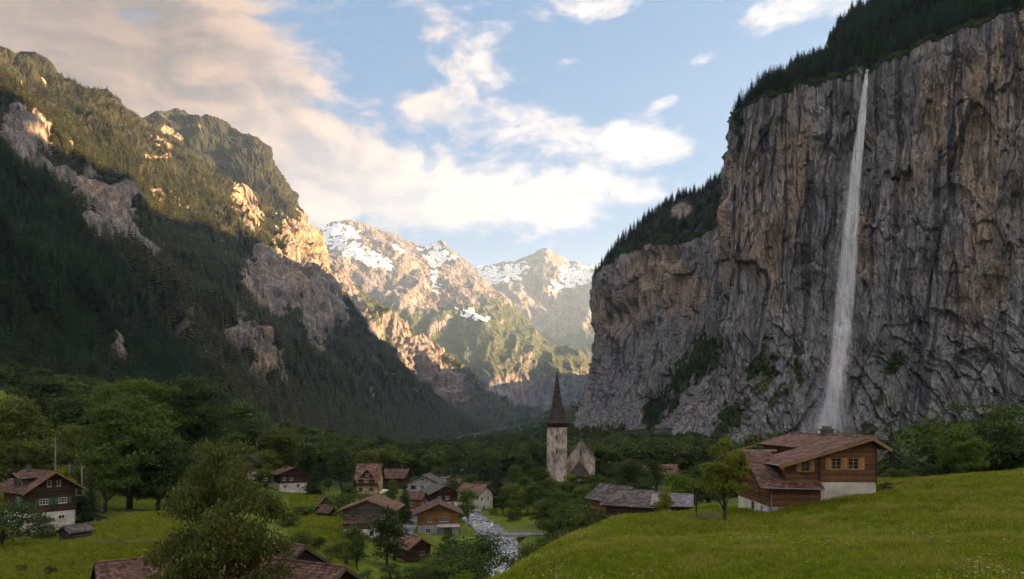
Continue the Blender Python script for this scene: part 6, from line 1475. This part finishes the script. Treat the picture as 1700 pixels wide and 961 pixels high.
# boulders along the bank
rb = random.Random(8); M['boulder'] = simple_mat('river_boulder', (.14, .135, .13), (.34, .33, .31), 1.2, bd=.08)
bm_v = np.random.RandomState(3)
def boulder_mesh(seed):
    import bmesh
    bm = bmesh.new(); bmesh.ops.create_icosphere(bm, subdivisions=2, radius=1)
    V = np.array([v.co[:] for v in bm.verts]); f, _ = facets(V[:, 0] * 1.3 + seed * 7, V[:, 2] * 1.3 + V[:, 1] * 1.1, seed, 1.2); k = 1 + .35 * f + .15 * fbm(V[:, 0] * 1.4, V[:, 1] * 1.4, V[:, 2] * 1.4 + seed, 3)
    for v, s in zip(bm.verts, k): v.co *= float(s)
    me = bpy.data.meshes.new('boulder'); bm.to_mesh(me); bm.free(); me.materials.append(M['boulder']); return me
BM = [boulder_mesh(i + 1) for i in range(4)]
for i in range(34):
    j = rb.randint(118, 236); side = rb.choice((-1, 1)); q = rv[j, :2] + nn[j] * side * rb.uniform(2.2, 4.6)
    o = link('boulder', BM[i % 4], None, (q[0], q[1], rv[j, 2] + rb.uniform(-.15, .25))); s = rb.uniform(.3, .85); o.scale = (s, s * rb.uniform(.8, 1.3), s * rb.uniform(.6, .9)); o.rotation_euler = (rb.uniform(-.3, .3), rb.uniform(-.3, .3), rb.uniform(0, 6))
    tag(o, 'grey boulder lying along the river bank', 'boulder', 'river boulders')
def bridge():
    Y = 166; zd = P(835, 886, Y).z; x0, x1 = P(790, 886, Y).x, P(902, 886, Y).x
    E = place('bridge', 'flat concrete footbridge with metal railing across the river', 'bridge', (0, Y, zd), 0)
    m = MB(); m.box(x0, x1, -1.5, 1.5, -.45, 0); m.box(x0, x1, -1.62, -1.5, -.5, .12); m.box(x0, x1, 1.5, 1.62, -.5, .12); m.build('deck', M['concrete'], E)
    for s in (x0, x1 - 3.5): MB().box(s, s + 3.5, -1.8, 1.8, -3.5, -.46).build('abutment', M['concrete'], E)
    pm = MB().box(-.04, .04, -.04, .04, 0, 1.1).mesh('railing_post', M['metal'])
    for y in (-1.56, 1.56):
        rl = MB().box(x0, x1, y - .035, y + .035, 1.2, 1.27).box(x0, x1, y - .02, y + .02, .62, .66).build('railing', M['metal'], E)
        n = 13
        for i in range(n): link('railing_post', pm, rl, (x0 + .05 + (x1 - x0 - .1) * i / (n - 1), y, .12))
bridge()
# stone retaining wall right of the bridge, concrete quay on its left
def wall_strip(name, label, cat, pts, h, mat, t=.5):
    m = MB()
    for a, b in zip(pts, pts[1:]):
        a, b = Vector(a), Vector(b); d = (b - a).normalized(); s = Vector((-d.y, d.x, 0)) * t / 2
        m.hexa([a - s - Vector((0, 0, 2)), b - s - Vector((0, 0, 2)), b + s - Vector((0, 0, 2)), a + s - Vector((0, 0, 2)), a - s + Vector((0, 0, h)), b - s + Vector((0, 0, h)), b + s + Vector((0, 0, h)), a + s + Vector((0, 0, h))])
    tag(m.build(name, mat), label, cat)
wall_strip('quay_wall', 'grey quay wall beside the riverside terrace', 'wall', [P(660, 893, 158), P(700, 893, 160), P(795, 893, 164)], .1, M['concrete'])

# ------------------------------------------------------------------ fences, poles, small things by the left chalet
M['fence'] = isl_mat('weathered_fence_wood', (.13, .115, .095), (.27, .245, .21), 5, vary=.5)
def fence(name, label, pts, n, rails=(.45, .9), h=1.05, w=.09):
    a = Vector(pts[0]); E = place(name, label, 'fence', tuple(a), 0)
    L = resample([tuple(Vector(p) - a) for p in pts], n)
    for i in range(n): L[i, 2] = gz(a.x + L[i, 0], a.y + L[i, 1]) - a.z
    pm = MB().box(-w / 2, w / 2, -w / 2, w / 2, -.3, h).mesh('post', M['fence'])
    for p in L: link('post', pm, E, tuple(p))
    for i in range(n - 1):
        for k in rails: MB().bar(Vector(L[i]) + Vector((0, -.06, k)), Vector(L[i + 1]) + Vector((0, -.06, k)), .05, .1).build('rail', M['fence'], E)
fence('fence', 'wooden rail fence along the garden path below the dark chalet', [P(87, 885, 112), P(125, 874, 116), P(158, 866, 121)], 9)
fence('fence', 'rail fence above the meadow knoll at the bend of the path', [P(165, 853, 129), P(195, 850, 131), P(218, 853, 126)], 6)
fence('fence', 'thin low fence crossing the left meadow below the knoll', [P(160, 922, 97), P(215, 918, 98), P(268, 912, 100)], 6, (.6,), .8, .06)
fence('fence', 'small dark fence beside the small meadow tree at the farmhouse', [P(1155, 866, 62.5), P(1193, 866, 62.5)], 5, (.25, .5, .75), .95, .1)
m_ = MB()
for i in range(7): m_.box(i * .42, i * .42 + .38, -.04, .04, -.4, 1.0)
e_ = place('board_fence', 'short grey board fence at the lower corner of the dark chalet', 'fence', tuple(P(12, 893, 108)), R(10))
pm_ = MB().box(0, .40, -.03, .03, -.4, .95).mesh('board', M['fence'])
for i in range(8): link('board', pm_, e_, (i * .42, 0, -.03 * (i % 3)))
MB().box(-.05, 3.5, .03, .1, .5, .6).build('rail', M['fence'], e_)
def pole(px, py, Y, pyb, label, arms=False):
    b = P(px, pyb, Y); t = P(px, py, Y)
    z = gz(b.x, Y); E = place('utility_pole', label, 'pole', (b.x, Y, z), .2)
    h = t.z - z; MB().tube([(0, 0, -.5), (0, 0, h * .5), (0, 0, h)], [.16, .13, .1], 8).build('mast', M['fence'], E, True)
    MB().box(-.6, .6, -.05, .05, h - .6, h - .5).build('cross_arm', M['fence'], E)
    for s in (-.5, .5): MB().tube([(s, 0, h - .5), (s, 0, h - .3)], .05, 6).build('insulator', M['metal'], E)
pole(92, 726, 132, 790, 'tall grey utility pole rising behind the dark chalet chimney')
pole(116, 768, 134, 800, 'thin middle pole between two taller ones behind the dark chalet')
pole(136, 772, 128, 815, 'grey pole right of the dark chalet roof')
# stacked roof boards leaning on the farmhouse plinth
e_ = place('board_stack', 'row of old grey boards leaning against the farmhouse plinth', 'board stack', tuple(P(1368, 846, 62.6)), 0)
for i in range(15):
    x = i * .2; z0 = .20 * x * .9; h = .42 + .32 * min(1, i / 11) - (.25 if i > 12 else 0)
    MB().hexa([(x, -.42, z0 - .2), (x + .18, -.42, z0 - .2), (x + .18, -.36, z0 - .2), (x, -.36, z0 - .2), (x + .05, -.10, z0 + h), (x + .23, -.10, z0 + h), (x + .23, -.04, z0 + h), (x + .05, -.04, z0 + h)]).build('board', M['wood_grey'], e_)
# lamp post left of the small tree
e_ = place('garden_post', 'dark wooden post at the end of the small farmhouse fence', 'post', (P(1156, 866, 62.6).x, 62.6, gz(P(1156, 866, 62.6).x, 62.6)), 0)
MB().tube([(0, 0, -.3), (0, 0, 1.5), (0, 0, 3.0)], [.1, .085, .08], 8).build('shaft', M['wood_dark'], e_, True); MB().box(-.16, .16, -.16, .16, 3.0, 3.1).build('cap', M['wood_dark'], e_)
# white marquee roof beside the yellow guest house
e_ = place('marquee', 'white tent roof beside the yellow guest house', 'tent', tuple(P(643, 826, 228)), .1)
MB().hexa([(-2.6, -1.5, 1.6), (2.6, -1.5, 1.6), (2.6, 1.5, 1.6), (-2.6, 1.5, 1.6), (-1.6, -.2, 2.7), (1.6, -.2, 2.7), (1.6, .2, 2.7), (-1.6, .2, 2.7)]).build('canopy', M['plaster'], e_)
for x in (-2.5, 2.5):
    for y in (-1.4, 1.4): MB().box(x - .05, x + .05, y - .05, y + .05, -.6, 1.6).build('pole', M['metal'], e_)

# ------------------------------------------------------------------ garden path and lane
def path_strip(name, pts, w, mat):
    L = resample([tuple(Vector(p)) for p in pts], 60); t = np.gradient(L[:, :2], axis=0); t /= np.linalg.norm(t, axis=1)[:, None]; n = np.stack([-t[:, 1], t[:, 0]], -1)
    us = np.linspace(-1, 1, 5); V = np.zeros((60, 5, 3)); V[..., :2] = L[:, None, :2] + n[:, None] * us[None, :, None] * w / 2; V[..., 2] = ground(V[..., 0], V[..., 1]) + .05
    struct(name, np_mesh(name, V, grid_faces(60, 5), [mat], True))
M['gravel'] = simple_mat('pale_gravel', (.17, .16, .15), (.31, .30, .28), 4, bd=.03)
path_strip('garden_path', [P(120, 872, 122), P(160, 860, 127), P(172, 848, 135), P(165, 838, 145)], 2.4, M['gravel'])
path_strip('village_lane', [P(672, 895, 160), P(680, 880, 178), P(684, 868, 196), P(690, 845, 215)], 3.4, M['concrete'])

# ------------------------------------------------------------------ grass
def tuft(seed, n, h, spread, flower=None):
    r = np.random.RandomState(seed); V, F = [], []
    for i in range(n):
        a = r.rand() * 6.28; d = r.rand() ** .6 * spread; bx, by = math.cos(a) * d, math.sin(a) * d; l = h * (.45 + .75 * r.rand()); lean = .25 + .5 * r.rand(); b = r.rand() * 6.28
        tx, ty = bx + math.cos(b) * l * lean, by + math.sin(b) * l * lean; w = .012 + .012 * r.rand(); c = b + 1.57; k = len(V)
        V += [(bx - math.cos(c) * w, by - math.sin(c) * w, -.03), (bx + math.cos(c) * w, by + math.sin(c) * w, -.03), ((bx + tx) / 2 + math.cos(c) * w * .8, (by + ty) / 2 + math.sin(c) * w * .8, l * .62), ((bx + tx) / 2 - math.cos(c) * w * .8, (by + ty) / 2 - math.sin(c) * w * .8, l * .62), (tx, ty, l)]
        F += [(k, k + 1, k + 2), (k, k + 2, k + 3), (k + 3, k + 2, k + 4)]
    return np.array(V), np.array(F)
M['grassA'] = leaf_mat('grass_green', (.165, .245, .008), (.32, .375, .016), .5, vr=(.6, 1.35)); M['grassB'] = leaf_mat('grass_straw', (.24, .29, .02), (.38, .36, .05), .5, vr=(.7, 1.3))
GC = far_collection('grass_tuft', [(*tuft(1, 26, .30, .26), M['grassA']), (*tuft(2, 26, .24, .28), M['grassA']), (*tuft(3, 26, .36, .22), M['grassA']), (*tuft(4, 20, .42, .22), M['grassB'])])
r_ = np.random.RandomState(31); n_ = 330000
_Y = 17 + 66 * r_.rand(n_) ** 1.15; _u = r_.rand(n_); _px = 770 + 1270 * _u; _x = (_px - CX) / FPX * _Y
_keep = r_.rand(n_) < np.clip(_Y / 60, .3, 1.0)
_o = P(1361, 843, 63.6)
_keep &= ~((_x > _o.x - 4.9) & (_x < _o.x + 5.3) & (_Y > _o.y - .5))
_keep &= (_x > -4 + .0 * _Y)
_x, _Y = _x[_keep], _Y[_keep]; _z = ground(_x, _Y)
_s = .55 + .6 * r_.rand(len(_x)) + .35 * np.clip(fbm(_x / 5, _Y / 5, 7, 3), -.6, 1); _s *= np.clip(_Y / 40, .75, 1.25)
scatter('meadow_grass', 'tall green meadow grass on the foreground hill', 'grass', np.stack([_x, _Y, _z], -1), _s, GC, 4, 32, pick=np.where(fbm(_x / 3.5, _Y / 3.5, 17, 3) + .5 * r_.rand(len(_x)) > .62, 3, r_.randint(0, 3, len(_x))))
_px = 1700 * r_.rand(160000); _Y = 78 + 150 * r_.rand(160000); _x = (_px - CX) / FPX * _Y
_k = ((_px < 330) & (_Y < 140)) | ((_px > 480) & (_px < 590) & (_Y > 100)) | ((_px < 110) & (_Y > 180)); _k &= river_dist(_x, _Y)[0] > 6
_x, _Y = _x[_k], _Y[_k]
scatter('village_grass', 'short grass on the village meadows', 'grass', np.stack([_x, _Y, ground(_x, _Y)], -1), .9 + .8 * r_.rand(len(_x)), GC, 4, 33)
# wild flowers
def flower(seed, col):
    V, F = [], []
    for k in range(5):
        a = k * 1.2566; V += [(0, 0, .40), (math.cos(a - .5) * .022, math.sin(a - .5) * .022, .41), (math.cos(a) * .036, math.sin(a) * .036, .405), (math.cos(a + .5) * .022, math.sin(a + .5) * .022, .41)]; F.append((4 * k, 4 * k + 1, 4 * k + 2)); F.append((4 * k, 4 * k + 2, 4 * k + 3))
    n = len(V); V += [(-.004, 0, 0), (.004, 0, 0), (0, .002, .40)]; F.append((n, n + 1, n + 2)); return np.array(V), np.array(F), M[col]
M['petal_y'] = simple_mat('yellow_petal', (.55, .38, .02), (.65, .48, .05), 3, bs=0); M['petal_w'] = simple_mat('white_petal', (.6, .6, .55), (.72, .72, .68), 3, bs=0)
FC = far_collection('wild_flower', [flower(1, 'petal_y'), flower(2, 'petal_y'), flower(3, 'petal_w')])
_Y = 17 + 55 * r_.rand(9000); _x = (_px[:9000] * .5 + 870 - CX) / FPX * _Y; _k = fbm(_x / 4, _Y / 4, 2, 3) > .3; _x, _Y = _x[_k], _Y[_k]
scatter('wild_flowers', 'tiny yellow and white flowers dotted through the meadow grass', 'flowers', np.stack([_x, _Y, ground(_x, _Y)], -1), 1.0 + .7 * r_.rand(len(_x)), FC, 3, 34)
# ------------------------------------------------------------------ air
hz_m = bpy.data.materials.new('haze_air'); hz_m.use_nodes = True; _t = NT(hz_m.node_tree)
_o = _t.n('ShaderNodeOutputMaterial'); _v = _t.n('ShaderNodeVolumePrincipled')
_v.inputs['Color'].default_value = (0.52, 0.74, 1.0, 1); _v.inputs['Density'].default_value = 4.0e-5; _v.inputs['Anisotropy'].default_value = 0.25
_t.t.links.new(_v.outputs[0], _o.inputs['Volume'])
hb = MB().box(-4600, 3200, -3200, 13200, -130, 2950).build('haze', hz_m); tag(hb, 'thin pale evening haze filling the valley', 'haze', kind='stuff')
